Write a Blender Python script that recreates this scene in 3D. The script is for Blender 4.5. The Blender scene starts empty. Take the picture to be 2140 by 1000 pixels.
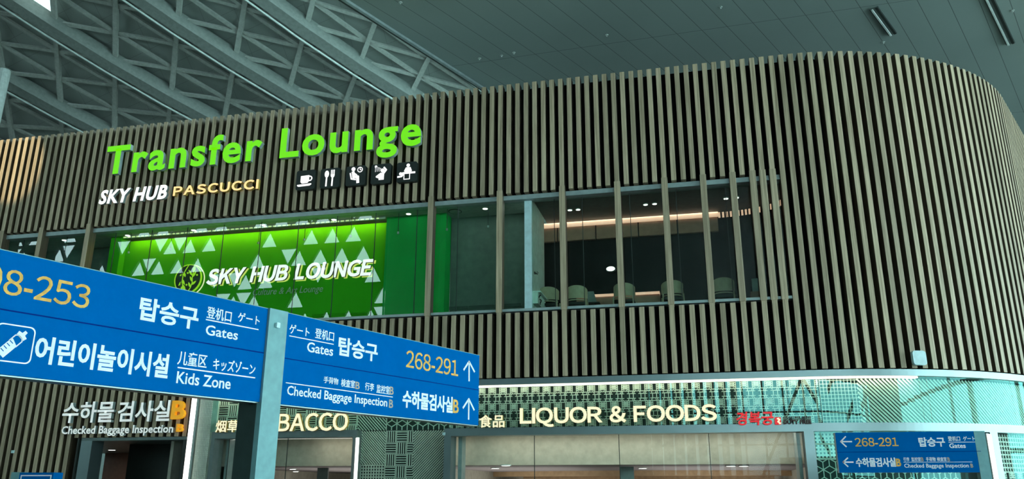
import bpy, math, random
import numpy as np
from mathutils import Vector, Matrix
random.seed(7)
C = bpy.context.scene.collection
SC = bpy.context.scene

# ------------------------------------------------------------------ camera, world, exposure
EYE = 1.7
FOC, PITCH, YAW, ROLL = 1689.8, 0.2994, 0.2294, 0.0022     # focal length in pixels of the 2140 wide frame
fwd = Vector((-math.sin(YAW)*math.cos(PITCH), math.cos(YAW)*math.cos(PITCH), math.sin(PITCH)))
r0 = Vector((math.cos(YAW), math.sin(YAW), 0)); u0 = r0.cross(fwd)
RT = r0*math.cos(ROLL) + u0*math.sin(ROLL); UP = u0*math.cos(ROLL) - r0*math.sin(ROLL)
CAM = Vector((0, 0, EYE))
cd = bpy.data.cameras.new('camera'); cam = bpy.data.objects.new('camera', cd); C.objects.link(cam)
cd.sensor_width = 36; cd.lens = FOC/2140*36; cd.clip_end = 500
m3 = Matrix((RT, UP, -fwd)).transposed()
cam.matrix_world = Matrix.Translation(CAM) @ m3.to_4x4()
SC.camera = cam

W = bpy.data.worlds.new('sky'); SC.world = W; W.use_nodes = True
bg = W.node_tree.nodes['Background']
bg.inputs['Color'].default_value = (0.62, 0.94, 0.96, 1); bg.inputs['Strength'].default_value = 10.4
SC.view_settings.view_transform = 'Standard'; SC.view_settings.look = 'None'
SC.view_settings.gamma = 1; SC.view_settings.exposure = 0; SC.view_settings.use_curve_mapping = False

# ------------------------------------------------------------------ the facade's path: straight, then a round corner
D, SCO, RAD, PITCHS, S0, DARC = 20.43, 2.6, 7.5, 0.25, -7.942, 0.265
HT, HB, HU = 11.17+EYE, 2.755+EYE, 7.82+EYE          # slat tops, slat bottoms, bottom of the slats above the windows
SILL = 4.5+EYE
def path(s, off=0.0):
    """point, angle at arc length s along the facade, off metres in front of it"""
    if s <= SCO: return Vector((s, D-off, 0)), 0.0
    a = (s-SCO)/RAD
    am = 1.1
    if a <= am:
        return Vector((SCO+(RAD+off)*math.sin(a), D+RAD-(RAD+off)*math.cos(a), 0)), a
    p = Vector((SCO+(RAD+off)*math.sin(am), D+RAD-(RAD+off)*math.cos(am), 0))
    return p + Vector((math.cos(am), math.sin(am), 0))*(a-am)*RAD, am
def ray(px, py):
    v = fwd*FOC + RT*(px-1070) + UP*(500-py)
    return v.normalized()
class Frame:
    """a flat face somewhere in the hall: origin, horizontal direction, vertical, outward normal"""
    def __init__(f, o, u, n): f.o, f.u, f.n, f.v = Vector(o), Vector(u).normalized(), Vector(n).normalized(), Vector((0, 0, 1))
    def uv(f, px, py):
        d = ray(px, py); k = (f.o-CAM).dot(f.n)/d.dot(f.n); p = CAM+d*k-f.o
        return p.dot(f.u), p.dot(f.v)
    def pt(f, u, v, n=0.0): return f.o + f.u*u + f.v*v + f.n*n
def face_at(y): return Frame((0, y, 0), (1, 0, 0), (0, -1, 0))
def onz(px, py, z):
    d = ray(px, py); return CAM + d*((z-EYE)/d.z)
def arc_s(px, py, off=0.0):
    lo, hi = SCO-.3, SCO+RAD*1.1
    def col(s):
        p, _ = path(s, off); d = p-CAM
        return p
    best = None
    for i in range(400):
        s = lo+(hi-lo)*i/399; p = col(s)
        d = ray(px, py); t = p.y/d.y if d.y else 0
        e = abs(d.x/d.y-p.x/p.y)
        if best is None or e < best[0]: best = (e, s, CAM.z+d.z*t)
    return best[1], best[2]

# ------------------------------------------------------------------ materials
def mat(name, col, rough=0.6, metal=0.0, emit=None, es=1.0, var=0.12, scale=6.0, bump=0.0, spec=None):
    m = bpy.data.materials.new(name); m.use_nodes = True; nt = m.node_tree; b = nt.nodes['Principled BSDF']
    b.inputs['Roughness'].default_value = rough; b.inputs['Metallic'].default_value = metal
    if spec is not None: b.inputs['Specular IOR Level'].default_value = spec
    tc = nt.nodes.new('ShaderNodeTexCoord'); nz = nt.nodes.new('ShaderNodeTexNoise'); nz.inputs['Scale'].default_value = scale
    nz.inputs['Detail'].default_value = 4
    nt.links.new(tc.outputs['Object'], nz.inputs['Vector'])
    rp = nt.nodes.new('ShaderNodeValToRGB'); e = rp.color_ramp.elements
    e[0].position, e[1].position = 0.3, 0.7
    e[0].color = tuple(c*(1-var) for c in col)+(1,); e[1].color = tuple(min(1, c*(1+var)) for c in col)+(1,)
    nt.links.new(nz.outputs['Fac'], rp.inputs['Fac']); nt.links.new(rp.outputs['Color'], b.inputs['Base Color'])
    if emit:
        b.inputs['Emission Color'].default_value = tuple(emit)+(1,); b.inputs['Emission Strength'].default_value = es
    if bump:
        bp = nt.nodes.new('ShaderNodeBump'); bp.inputs['Strength'].default_value = bump
        nt.links.new(nz.outputs['Fac'], bp.inputs['Height']); nt.links.new(bp.outputs['Normal'], b.inputs['Normal'])
    return m
def wood(name, c0, c1):
    m = mat(name, c0, 0.55); nt = m.node_tree; b = nt.nodes['Principled BSDF']
    tc = nt.nodes.new('ShaderNodeTexCoord'); mp = nt.nodes.new('ShaderNodeMapping'); mp.inputs['Scale'].default_value = (22, 22, 0.7)
    oi = nt.nodes.new('ShaderNodeObjectInfo'); ad = nt.nodes.new('ShaderNodeVectorMath'); ad.operation = 'ADD'
    ml = nt.nodes.new('ShaderNodeMath'); ml.operation = 'MULTIPLY'; ml.inputs[1].default_value = 37
    nz = nt.nodes.new('ShaderNodeTexNoise'); nz.inputs['Scale'].default_value = 1.0; nz.inputs['Detail'].default_value = 6; nz.inputs['Roughness'].default_value = 0.6
    rp = nt.nodes.new('ShaderNodeValToRGB'); e = rp.color_ramp.elements
    e[0].position, e[1].position = 0.3, 0.72; e[0].color = tuple(c0)+(1,); e[1].color = tuple(c1)+(1,)
    hs = nt.nodes.new('ShaderNodeHueSaturation'); mr = nt.nodes.new('ShaderNodeMapRange')
    mr.inputs['To Min'].default_value = 0.82; mr.inputs['To Max'].default_value = 1.15
    L = nt.links.new
    L(tc.outputs['Object'], mp.inputs['Vector']); L(mp.outputs['Vector'], ad.inputs[0]); L(oi.outputs['Random'], ml.inputs[0])
    L(ml.outputs[0], ad.inputs[1]); L(ad.outputs[0], nz.inputs['Vector']); L(nz.outputs['Fac'], rp.inputs['Fac'])
    L(rp.outputs['Color'], hs.inputs['Color']); L(oi.outputs['Random'], mr.inputs['Value']); L(mr.outputs['Result'], hs.inputs['Value'])
    L(hs.outputs['Color'], b.inputs['Base Color'])
    return m
def glass(name, ior, tint=(1, 1, 1), gloss=(1, 1, 1)):
    m = bpy.data.materials.new(name); m.use_nodes = True; nt = m.node_tree; nt.nodes.remove(nt.nodes['Principled BSDF'])
    o = nt.nodes['Material Output']; mx = nt.nodes.new('ShaderNodeMixShader'); fr = nt.nodes.new('ShaderNodeFresnel'); fr.inputs['IOR'].default_value = ior
    tr = nt.nodes.new('ShaderNodeBsdfTransparent'); gl = nt.nodes.new('ShaderNodeBsdfGlossy'); gl.inputs['Roughness'].default_value = 0.0
    tr.inputs['Color'].default_value = tuple(tint)+(1,); gl.inputs['Color'].default_value = tuple(gloss)+(1,)
    tc = nt.nodes.new('ShaderNodeTexCoord'); nz = nt.nodes.new('ShaderNodeTexNoise'); nz.inputs['Scale'].default_value = 0.5
    bp = nt.nodes.new('ShaderNodeBump'); bp.inputs['Strength'].default_value = 0.012
    L = nt.links.new
    L(tc.outputs['Object'], nz.inputs['Vector']); L(nz.outputs['Fac'], bp.inputs['Height']); L(bp.outputs['Normal'], gl.inputs['Normal'])
    ge = nt.nodes.new('ShaderNodeNewGeometry'); sb = nt.nodes.new('ShaderNodeMath'); sb.operation = 'SUBTRACT'; sb.inputs[0].default_value = 1; sb.use_clamp = True
    mm = nt.nodes.new('ShaderNodeMath'); mm.operation = 'MULTIPLY'
    L(ge.outputs['Backfacing'], sb.inputs[1]); L(sb.outputs[0], mm.inputs[0]); L(fr.outputs[0], mm.inputs[1])
    L(mm.outputs[0], mx.inputs[0]); L(tr.outputs[0], mx.inputs[1]); L(gl.outputs[0], mx.inputs[2]); L(mx.outputs[0], o.inputs['Surface'])
    return m
def panelled(name, col, du, spacing_u, dv, spacing_v, line=0.5, width=0.018):
    """flat panels with dark joints along two directions of the plane"""
    m = mat(name, col, 0.55, var=0.08, scale=0.25); nt = m.node_tree; b = nt.nodes['Principled BSDF']
    src = b.inputs['Base Color'].links[0].from_socket; L = nt.links.new
    tc = nt.nodes.new('ShaderNodeTexCoord'); fac = None
    for dr, sp, off in ((du, spacing_u, 0.17), (dv, spacing_v, 0.31)):
        dt = nt.nodes.new('ShaderNodeVectorMath'); dt.operation = 'DOT_PRODUCT'; dt.inputs[1].default_value = tuple(dr)
        L(tc.outputs['Object'], dt.inputs[0])
        a = nt.nodes.new('ShaderNodeMath'); a.operation = 'MULTIPLY_ADD'; a.inputs[1].default_value = 1/sp; a.inputs[2].default_value = off
        f = nt.nodes.new('ShaderNodeMath'); f.operation = 'FRACT'; c = nt.nodes.new('ShaderNodeMath'); c.operation = 'LESS_THAN'; c.inputs[1].default_value = width/sp
        L(dt.outputs['Value'], a.inputs[0]); L(a.outputs[0], f.inputs[0]); L(f.outputs[0], c.inputs[0])
        if fac is None: fac = c.outputs[0]
        else:
            mx = nt.nodes.new('ShaderNodeMath'); mx.operation = 'MAXIMUM'; L(fac, mx.inputs[0]); L(c.outputs[0], mx.inputs[1]); fac = mx.outputs[0]
    mix = nt.nodes.new('ShaderNodeMix'); mix.data_type = 'RGBA'
    L(fac, mix.inputs['Factor']); L(src, mix.inputs[6]); mix.inputs[7].default_value = tuple(c*line for c in col)+(1,)
    L(mix.outputs[2], b.inputs['Base Color'])
    return m
CD = math.radians(25.0)                                   # direction of the ceiling boards
MT = dict(
    wood=wood('oak_slat', (0.29, 0.215, 0.135), (0.63, 0.49, 0.335)), oakside=wood('shaded_slat_side', (0.055, 0.038, 0.022), (0.12, 0.086, 0.055)),
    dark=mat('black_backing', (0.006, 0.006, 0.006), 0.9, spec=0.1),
    alu=mat('grey_aluminium', (0.33, 0.40, 0.40), 0.45, 0.3),
    steel=mat('dark_steel', (0.13, 0.17, 0.165), 0.42, 0.35),
    fascia=mat('fascia_steel', (0.21, 0.27, 0.28), 0.36, 0.85, var=0.06, scale=2),
    ceil=panelled('ceiling_boards', (0.30, 0.37, 0.35), (math.cos(CD), -math.sin(CD), 0), 0.70, (0.05, 1, 0), 9.0, 0.35),
    roof=panelled('roof_panels', (0.30, 0.33, 0.31), (1, 0.1, 0), 1.9, (0.3, 1, -.5), 1.4, 0.6),
    beam=mat('painted_steel', (0.40, 0.42, 0.39), 0.5),
    girder=mat('girder_paint', (0.22, 0.245, 0.232), 0.55),
    pipe=mat('pale_pipe', (0.44, 0.50, 0.48), 0.5),
    floor=mat('pale_stone_floor', (0.27, 0.26, 0.24), 0.35, scale=1.5),
    wall=mat('hall_wall', (0.06, 0.075, 0.07), 0.7),
    glass=glass('window_glass', 1.5, (0.86, 0.95, 0.90)),
    fglass=glass('frieze_glass', 1.5, (0.86, 0.97, 0.94), (0.48, 0.97, 1)),
    sglass=glass('shop_glass', 1.2, (0.93, 0.97, 0.95)),
    joint=mat('joint_seal', (0.02, 0.035, 0.03), 0.6),
    green=mat('green_wall_paint', (0.05, 0.42, 0.012), 0.8, var=0.05, scale=1.2, spec=0.1),
    pier=mat('green_pier_paint', (0.004, 0.36, 0.06), 0.8, var=0.05, scale=1.2, spec=0.1),
    lounge=mat('teal_grey_wall', (0.11, 0.16, 0.14), 0.8),
    white=mat('white_paint', (0.70, 0.78, 0.75), 0.6),
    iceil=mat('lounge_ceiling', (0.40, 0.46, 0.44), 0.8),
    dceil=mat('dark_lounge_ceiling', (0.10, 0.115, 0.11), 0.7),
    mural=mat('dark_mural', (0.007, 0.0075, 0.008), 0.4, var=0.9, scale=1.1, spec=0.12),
    copper=mat('copper_board', (0.42, 0.24, 0.17), 0.45),
    shell=mat('chair_plywood', (0.50, 0.42, 0.29), 0.5),
    seat=mat('chair_upholstery', (0.03, 0.035, 0.033), 0.8),
    screen=mat('lattice_metal', (0.66, 0.72, 0.62), 0.5),
    sback=mat('lattice_backing', (0.025, 0.045, 0.04), 0.7),
    beige=mat('beige_wall', (0.44, 0.43, 0.36), 0.75),
    mauve=mat('shop_ceiling', (0.27, 0.24, 0.25), 0.7),
    brown=mat('brown_door', (0.16, 0.10, 0.075), 0.4),
    blue=mat('blue_sign_face', (0.0, 0.120, 0.40), 0.8, var=0.03, spec=0.0),
    bline=mat('dark_blue_line', (0.0, 0.02, 0.17), 0.7, spec=0.05),
    post=mat('shaded_post_steel', (0.03, 0.05, 0.047), 0.5, spec=0.2),
    teal=mat('brushed_teal_metal', (0.155, 0.33, 0.35), 0.5, 0.1, var=0.10, scale=9),
    swhite=mat('sign_white', (0.86, 0.86, 0.92), 0.6, var=0.04, spec=0.1),
    sorange=mat('sign_orange', (0.85, 0.44, 0.11), 0.5, var=0.25, scale=14, spec=0.1),
    sgrey=mat('sign_grey_orange', (0.42, 0.33, 0.27), 0.5),
    blk=mat('black_panel', (0.012, 0.018, 0.016), 0.5),
    lgreen=mat('lit_green', (0.02, 0.02, 0.02), 0.5, emit=(0.16, 0.80, 0.0), es=1.0),
    lside=mat('letter_side', (0.36, 0.46, 0.44), 0.5),
    lwhite=mat('lit_white', (0.1, 0.1, 0.1), 0.5, emit=(1, 1, 1), es=1.15),
    lgold=mat('lit_gold', (0.1, 0.1, 0.1), 0.5, emit=(1, 0.72, 0.28), es=1.1),
    lcream=mat('lit_cream', (0.1, 0.1, 0.1), 0.5, emit=(1, 0.93, 0.58), es=1.0),
    goldside=mat('gold_side', (0.55, 0.36, 0.08), 0.5),
    pwhite=mat('emissive_letter', (0.8, 0.84, 0.82), 0.5, emit=(0.95, 1, 0.96), es=0.42),  # weak emission added on top of the letter colour, orange likewise
    porange=mat('emissive_orange', (0.80, 0.38, 0.02), 0.5, emit=(1, 0.42, 0.01), es=0.4),
    red=mat('red_letter', (0.5, 0.004, 0.006), 0.4, emit=(0.7, 0.0, 0.01), es=0.7),
    sky=mat('bright_skylight', (0.6, 0.7, 0.7), 0.5, emit=(0.70, 0.97, 0.92), es=1.5),
    led=mat('led_strip', (0.5, 0.5, 0.5), 0.5, emit=(1, 0.93, 0.86), es=2.2),
    ledw=mat('warm_led', (0.5, 0.5, 0.5), 0.5, emit=(1, 0.83, 0.64), es=7),
    ledc=mat('copper_led', (0.5, 0.5, 0.5), 0.5, emit=(1, 0.55, 0.38), es=0.75),
    ledg=mat('lime_led', (0.5, 0.5, 0.5), 0.5, emit=(0.85, 1, 0.35), es=0.7),
    lamp=mat('lamp_face', (0.5, 0.5, 0.5), 0.5, emit=(1, 0.97, 0.92), es=4.0),
    logo=mat('logo_lime', (0.1, 0.2, 0.02), 0.5, emit=(0.42, 0.86, 0.02), es=0.7),
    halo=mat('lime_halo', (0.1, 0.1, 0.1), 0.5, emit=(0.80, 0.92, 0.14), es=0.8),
    logod=mat('logo_dark', (0.01, 0.03, 0.012), 0.5),
    cultext=mat('small_grey_text', (0.42, 0.50, 0.40), 0.6),
    dev=mat('pale_device', (0.55, 0.75, 0.78), 0.4),
    cove=mat('timber_cove', (0.55, 0.38, 0.22), 0.5),
    maroon=mat('maroon_text', (0.055, 0.018, 0.018), 0.6),
)

# ------------------------------------------------------------------ mesh helpers
class MB:
    def __init__(s): s.v, s.f, s.mi = [], [], []
    def add(s, vs, fs, mi=0):
        b = len(s.v); s.v += [tuple(x) for x in vs]; s.f += [tuple(b+i for i in f) for f in fs]; s.mi += [mi]*len(fs); return s
    def box(s, x0, x1, y0, y1, z0, z1, mi=0):
        v = [(x, y, z) for z in (z0, z1) for y in (y0, y1) for x in (x0, x1)]
        return s.add(v, [(0, 2, 3, 1), (4, 5, 7, 6), (0, 1, 5, 4), (2, 6, 7, 3), (0, 4, 6, 2), (1, 3, 7, 5)], mi)
    def fbox(s, F, u0_, u1_, v0, v1, n0, n1, mi=0):
        v = [F.pt(u, w, n) for w in (v0, v1) for n in (n0, n1) for u in (u0_, u1_)]
        return s.add(v, [(0, 1, 3, 2), (4, 6, 7, 5), (0, 4, 5, 1), (2, 3, 7, 6), (0, 2, 6, 4), (1, 5, 7, 3)], mi)
    def prism(s, F, pts, n0, n1, mi=0, ms=None):
        k = len(pts)
        s.add([F.pt(u, w, n1) for u, w in pts], [tuple(range(k))], mi)
        s.add([F.pt(u, w, n) for n in (n0, n1) for u, w in pts], [(i, (i+1) % k, k+(i+1) % k, k+i) for i in range(k)]+[tuple(range(k-1, -1, -1))], mi if ms is None else ms)
        return s
    def ring(s, F, cu, cv, ro, ri, n0, n1, mi=0, seg=40, asp=1.0):
        P = [(math.cos(2*math.pi*i/seg), math.sin(2*math.pi*i/seg)) for i in range(seg)]
        vs = [F.pt(cu+x*R*asp, cv+y*R, n) for n in (n1, n0) for R in (ro, ri) for x, y in P]
        fs = []
        for i in range(seg):
            j = (i+1) % seg
            fs += [(i, j, seg+j, seg+i), (2*seg+j, 2*seg+i, 3*seg+i, 3*seg+j), (j, i, 2*seg+i, 2*seg+j), (seg+i, seg+j, 3*seg+j, 3*seg+i)]
        return s.add(vs, fs, mi)
    def stroke(s, F, pts, w, n0, n1, mi=0):
        for (a, b), (c, d) in zip(pts, pts[1:]):
            L = math.hypot(c-a, d-b) or 1e-6; tx, ty = (c-a)/L*w*.25, (d-b)/L*w*.25; nx, ny = -(d-b)/L*w/2, (c-a)/L*w/2
            s.prism(F, [(a-tx-nx, b-ty-ny), (c+tx-nx, d+ty-ny), (c+tx+nx, d+ty+ny), (a-tx+nx, b-ty+ny)], n0, n1, mi)
        return s
    def beam(s, a, b, w, h, up=(0, 0, 1), mi=0, drop=0.0):
        a, b, up = Vector(a), Vector(b), Vector(up); t = (b-a).normalized(); x = t.cross(up).normalized(); y = x.cross(t).normalized()
        v = []
        for p in (a, b):
            for sx, sy in ((-1, 0), (1, 0), (1, 1), (-1, 1)): v.append(p + x*sx*w/2 - y*(drop+sy*h))
        return s.add(v, [(0, 1, 2, 3), (7, 6, 5, 4), (0, 4, 5, 1), (1, 5, 6, 2), (2, 6, 7, 3), (3, 7, 4, 0)], mi)
    def tube(s, pts, r, seg=10, mi=0):
        pts = [Vector(p) for p in pts]; rings = []
        for i, p in enumerate(pts):
            t = (pts[min(i+1, len(pts)-1)]-pts[max(i-1, 0)]).normalized()
            ref = Vector((0, 0, 1)) if abs(t.z) < .9 else Vector((1, 0, 0)); x = t.cross(ref).normalized(); y = t.cross(x)
            rr = r[i] if isinstance(r, (list, tuple)) else r
            rings += [p + (x*math.cos(2*math.pi*k/seg)+y*math.sin(2*math.pi*k/seg))*rr for k in range(seg)]
        fs = [(i*seg+k, i*seg+(k+1) % seg, (i+1)*seg+(k+1) % seg, (i+1)*seg+k) for i in range(len(pts)-1) for k in range(seg)]
        fs += [tuple(range(seg-1, -1, -1)), tuple((len(pts)-1)*seg+k for k in range(seg))]
        return s.add(rings, fs, mi)
    def sweep(s, s0, s1, z0, z1, o0, o1, mi=0, step=0.2):
        """a bar following the facade from arc length s0 to s1"""
        n = 1 if s1 <= SCO else max(1, int((s1-max(s0, SCO))/step)+1)
        ss = [s0, s1] if s1 <= SCO else ([s0] if s0 < SCO else [])+[max(s0, SCO)+(s1-max(s0, SCO))*i/n for i in range(n+1)]
        vs = []
        for q in ss:
            for o in (o0, o1):
                p, _ = path(q, o)
                for z in (z0, z1): vs.append((p.x, p.y, z))
        fs = []
        for i in range(len(ss)-1):
            a, b = 4*i, 4*i+4
            fs += [(a, b, b+1, a+1), (a+2, a+3, b+3, b+2), (a, a+2, b+2, b), (a+1, b+1, b+3, a+3)]
        fs += [(0, 1, 3, 2), (len(vs)-4, len(vs)-2, len(vs)-1, len(vs)-3)]
        return s.add(vs, fs, mi)
    def disc(s, c, r, h, seg=20, mi=0):
        c = Vector(c)
        vs = [(c.x+r*math.cos(2*math.pi*k/seg), c.y+r*math.sin(2*math.pi*k/seg), c.z+z) for z in (0, h) for k in range(seg)]
        return s.add(vs, [tuple(range(seg-1, -1, -1)), tuple(range(seg, 2*seg))]+[(k, (k+1) % seg, seg+(k+1) % seg, seg+k) for k in range(seg)], mi)
    def mesh(s, name, mats, off=(0, 0, 0)):
        me = bpy.data.meshes.new(name); o = Vector(off)
        me.from_pydata([tuple(Vector(v)-o) for v in s.v], [], s.f)
        for m in (mats if isinstance(mats, (list, tuple)) else [mats]): me.materials.append(MT[m] if isinstance(m, str) else m)
        me.polygons.foreach_set('material_index', s.mi); me.update()
        return me
    def build(s, name, mats, parent=None, **k):
        pw = Vector((0, 0, 0))
        q = parent
        while q: pw = pw+q.location; q = q.parent
        if parent is None and s.v:
            a = np.array(s.v); pw = Vector(((a[:, 0].min()+a[:, 0].max())/2, (a[:, 1].min()+a[:, 1].max())/2, a[:, 2].min()))
        o = bpy.data.objects.new(name, s.mesh(name, mats, pw)); C.objects.link(o)
        if parent: o.parent = parent
        else: o.location = pw
        return tag(o, **k)
def tag(o, label=None, cat=None, group=None, kind=None):
    for a, b in (('label', label), ('category', cat), ('group', group), ('kind', kind)):
        if b: o[a] = b
    return o
def empty(name, loc, **k):
    o = bpy.data.objects.new(name, None); C.objects.link(o); o.location = loc; o.empty_display_size = 0.1
    return tag(o, **k)
def rrect(u0_, u1_, v0, v1, r, seg=5):
    P = []
    for cx, cy, a in ((u1_-r, v1-r, 0), (u0_+r, v1-r, 90), (u0_+r, v0+r, 180), (u1_-r, v0+r, 270)):
        P += [(cx+r*math.cos(math.radians(a+90*i/seg)), cy+r*math.sin(math.radians(a+90*i/seg))) for i in range(seg+1)]
    return P
def circ(cu, cv, r, seg=24, ry=None): return [(cu+r*math.cos(2*math.pi*i/seg), cv+(ry or r)*math.sin(2*math.pi*i/seg)) for i in range(seg)]

# ------------------------------------------------------------------ lettering
_gl = {}
def outline(txt, res=3, sp=1.0):
    """flat filled letters from the built-in font: vertices, triangles"""
    k = (txt, res, sp)
    if k not in _gl:
        cu = bpy.data.curves.new('t', 'FONT'); cu.body = txt; cu.resolution_u = res; cu.space_character = sp
        ob = bpy.data.objects.new('t', cu); C.objects.link(ob)
        dg = bpy.context.evaluated_depsgraph_get(); me = bpy.data.meshes.new_from_object(ob.evaluated_get(dg))
        vs = np.array([v.co[:2] for v in me.vertices]).reshape(-1, 2); fs = [tuple(p.vertices) for p in me.polygons]
        key = {}; idx = []
        for v in np.round(vs, 5): idx.append(key.setdefault(tuple(v), len(key)))
        vv = np.array(list(key.keys())); ff = []
        for f in fs:
            g = tuple(idx[i] for i in f)
            if len(set(g)) == len(g): ff.append(g)
        bpy.data.objects.remove(ob); bpy.data.curves.remove(cu); bpy.data.meshes.remove(me)
        _gl[k] = (vv, ff)
    return _gl[k]
CAPH = outline('T')[0][:, 1].max()
def spaced(txt, gap, res=3, word=0.35):
    """grotesque capitals set one by one"""
    x = 0; V, F = [], []; n = 0
    for ch in txt:
        if ch == ' ': x += word; continue
        wide = chr(ord(ch)+0xFEE0) if ch.isascii() and ch not in 'I-' else ch
        v, f = outline(wide, res); v = v.copy()
        if ch == 'I': v[:, 1] *= outline('\uff2c', res)[0][:, 1].max()/v[:, 1].max()
        w = v[:, 0].max()-v[:, 0].min(); v[:, 0] += x-v[:, 0].min()
        V.append(v); F += [tuple(i+n for i in g) for g in f]; n += len(v); x += w+gap
    return np.concatenate(V), F
def letters(F, txt, left, right, base, top, mode='cap', bold=0.0, n0=0.0, n1=0.004, shear=0.0, sp=1.0, res=3, set_gap=None, word=0.35):
    """letters fitted on face F; returns the pieces: [(points, faces, boundary)]"""
    vv, ff = outline(txt, res, sp) if set_gap is None else spaced(txt, set_gap, res, word)
    vv = vv.copy()
    if shear: vv[:, 0] += shear*vv[:, 1]
    x0, x1 = vv[:, 0].min(), vv[:, 0].max()
    if mode == 'cap' and set_gap is None: y0, y1 = 0.0, CAPH
    else: y0, y1 = vv[:, 1].min(), vv[:, 1].max()
    U0, U1 = F.uv(*left)[0], F.uv(*right)[0]; V0, V1 = F.uv(*base)[1], F.uv(*top)[1]
    P = np.stack([U0+(vv[:, 0]-x0)/(x1-x0)*(U1-U0), V0+(vv[:, 1]-y0)/(y1-y0)*(V1-V0)], 1)
    fs = []
    for f in ff:                                        # all faces anticlockwise
        a = sum(P[f[i]][0]*P[f[(i+1) % len(f)]][1]-P[f[(i+1) % len(f)]][0]*P[f[i]][1] for i in range(len(f)))
        if abs(a) > 1e-12: fs.append(f if a > 0 else f[::-1])
    par = list(range(len(P)))
    def find(i):
        while par[i] != i: par[i] = par[par[i]]; i = par[i]
        return i
    for f in fs:
        for i in f[1:]: par[find(i)] = find(f[0])
    isl = {}
    for f in fs: isl.setdefault(find(f[0]), []).append(f)
    items = sorted(((min(P[i][0] for f in g for i in f), max(P[i][0] for f in g for i in f), g) for g in isl.values()), key=lambda t: t[0])
    groups = []
    for a, b, g in items:                               # strokes of one character lie over each other
        if groups and (min(b, groups[-1][1])-max(a, groups[-1][0])) > 0.3*min(b-a, groups[-1][1]-groups[-1][0]):
            groups[-1] = (groups[-1][0], max(b, groups[-1][1]), groups[-1][2]+g)
        else: groups.append((a, b, g))
    out = []
    h = abs(V1-V0)
    for _, _, g in groups:
        mb = MB(); used = {}
        for f in g:
            for i in f: used.setdefault(i, len(used))
        pts = [P[i] for i in used]; gf = [tuple(used[i] for i in f) for f in g]
        cnt = {}
        for f in gf:
            for i in range(len(f)): cnt[(f[i], f[(i+1) % len(f)])] = 1
        bd = [(a, b) for a, b in cnt if (b, a) not in cnt]
        rim = {}
        if bold:
            nn = {}
            for a, b in bd:
                d = pts[b]-pts[a]; L = math.hypot(*d) or 1e-9; nv = np.array((d[1], -d[0]))/L
                nn.setdefault(a, []).append(nv); nn.setdefault(b, []).append(nv)
            for i, l in nn.items():
                m = sum(l); L = math.hypot(*m)
                if L < 1e-6: m = l[0]; L = 1
                m = m/L; c = max(0.5, float(m.dot(l[0]))); rim[i] = pts[i]+m*bold*h/c
        mb.add([F.pt(p[0], p[1], n1) for p in pts], gf, 0)
        ed = {}
        for a, b in bd:
            ed.setdefault(a, rim.get(a, pts[a])); ed.setdefault(b, rim.get(b, pts[b]))
        if bold: mb.add([F.pt(q[0], q[1], n1) for a, b in bd for q in (pts[a], ed[a], ed[b], pts[b])], [(4*i, 4*i+1, 4*i+2, 4*i+3) for i in range(len(bd))], 0)
        mb.add([F.pt(q[0], q[1], n) for a, b in bd for q, n in ((ed[a], n0), (ed[b], n0), (ed[b], n1), (ed[a], n1))], [(4*i, 4*i+1, 4*i+2, 4*i+3) for i in range(len(bd))], 1)
        out.append(mb)
    return out
def print_text(F, parent, name, m, *a, **k):
    """one printed line on a panel: a single child mesh"""
    mb = MB()
    for p in letters(F, *a, **k): mb.add(p.v, p.f, 0)
    return mb.build(name, m, parent)
def letter_sign(F, name, mats, lines, label, cat='sign', group=None):
    """channel letters on the facade: an Empty whose children are the letters"""
    pcs = []
    for a, k, m in lines:
        for p in letters(F, *a, **k): pcs.append((p, m or mats))
    al = np.array([v for p, _ in pcs for v in p.v])
    e = empty(name, (al[:, 0].mean(), al[:, 1].max(), al[:, 2].min()), label=label, cat=cat, group=group)
    for p, m in pcs: p.build('letter', list(m), e)
    return e

# ------------------------------------------------------------------ the hall: floor, walls, roof, ceiling
MB().box(-75, 45, -25, 75, -0.3, 0).build('floor', 'floor', kind='structure')
MB().box(-75.4, -75, -25, 75, 0, 62).build('wall_left', 'wall', kind='structure')
MB().box(-75, 45, 75, 75.4, 0, 62).build('wall_far', 'wall', kind='structure')
CZ = 13.5+EYE                                             # the flat boarded ceiling
E0, E1 = onz(720, 0, CZ), onz(1007, 183, CZ); ed = (E1-E0).normalized()
def clipx(y): return E0.x+ed.x/ed.y*(y-E0.y)
cm = MB()
ya, yb = -25, 75
cp = [(clipx(ya), ya), (45, ya), (45, yb), (clipx(yb), yb)]
cm.add([(x, y, z) for z in (CZ, CZ+.4) for x, y in cp], [(3, 2, 1, 0), (4, 5, 6, 7), (0, 1, 5, 4), (1, 2, 6, 5), (2, 3, 7, 6), (3, 0, 4, 7)])
cm.mi[1] = 1  # unseen top face made white to bounce sky light onto the roof
ceil_ = cm.build('ceiling', ['ceil', 'white'], kind='structure')
# recessed joints where board fields meet, and the edge profile along the open roof
tb = MB()
tb.beam((clipx(ya)+.05, ya, CZ+.02), (clipx(yb)+.05, yb, CZ+.02), 0.10, 0.10)
tb.beam((clipx(ya)-.10, ya, CZ+32), (clipx(19)-.10, 19, CZ+32), 0.14, 32, mi=1); tb.beam((clipx(19)-.10, 19, CZ+.45), (clipx(yb)-.10, yb, CZ+.45), 0.14, .45, mi=1)
tb.build('trim_1', ['alu', 'wall'], kind='structure')

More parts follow.
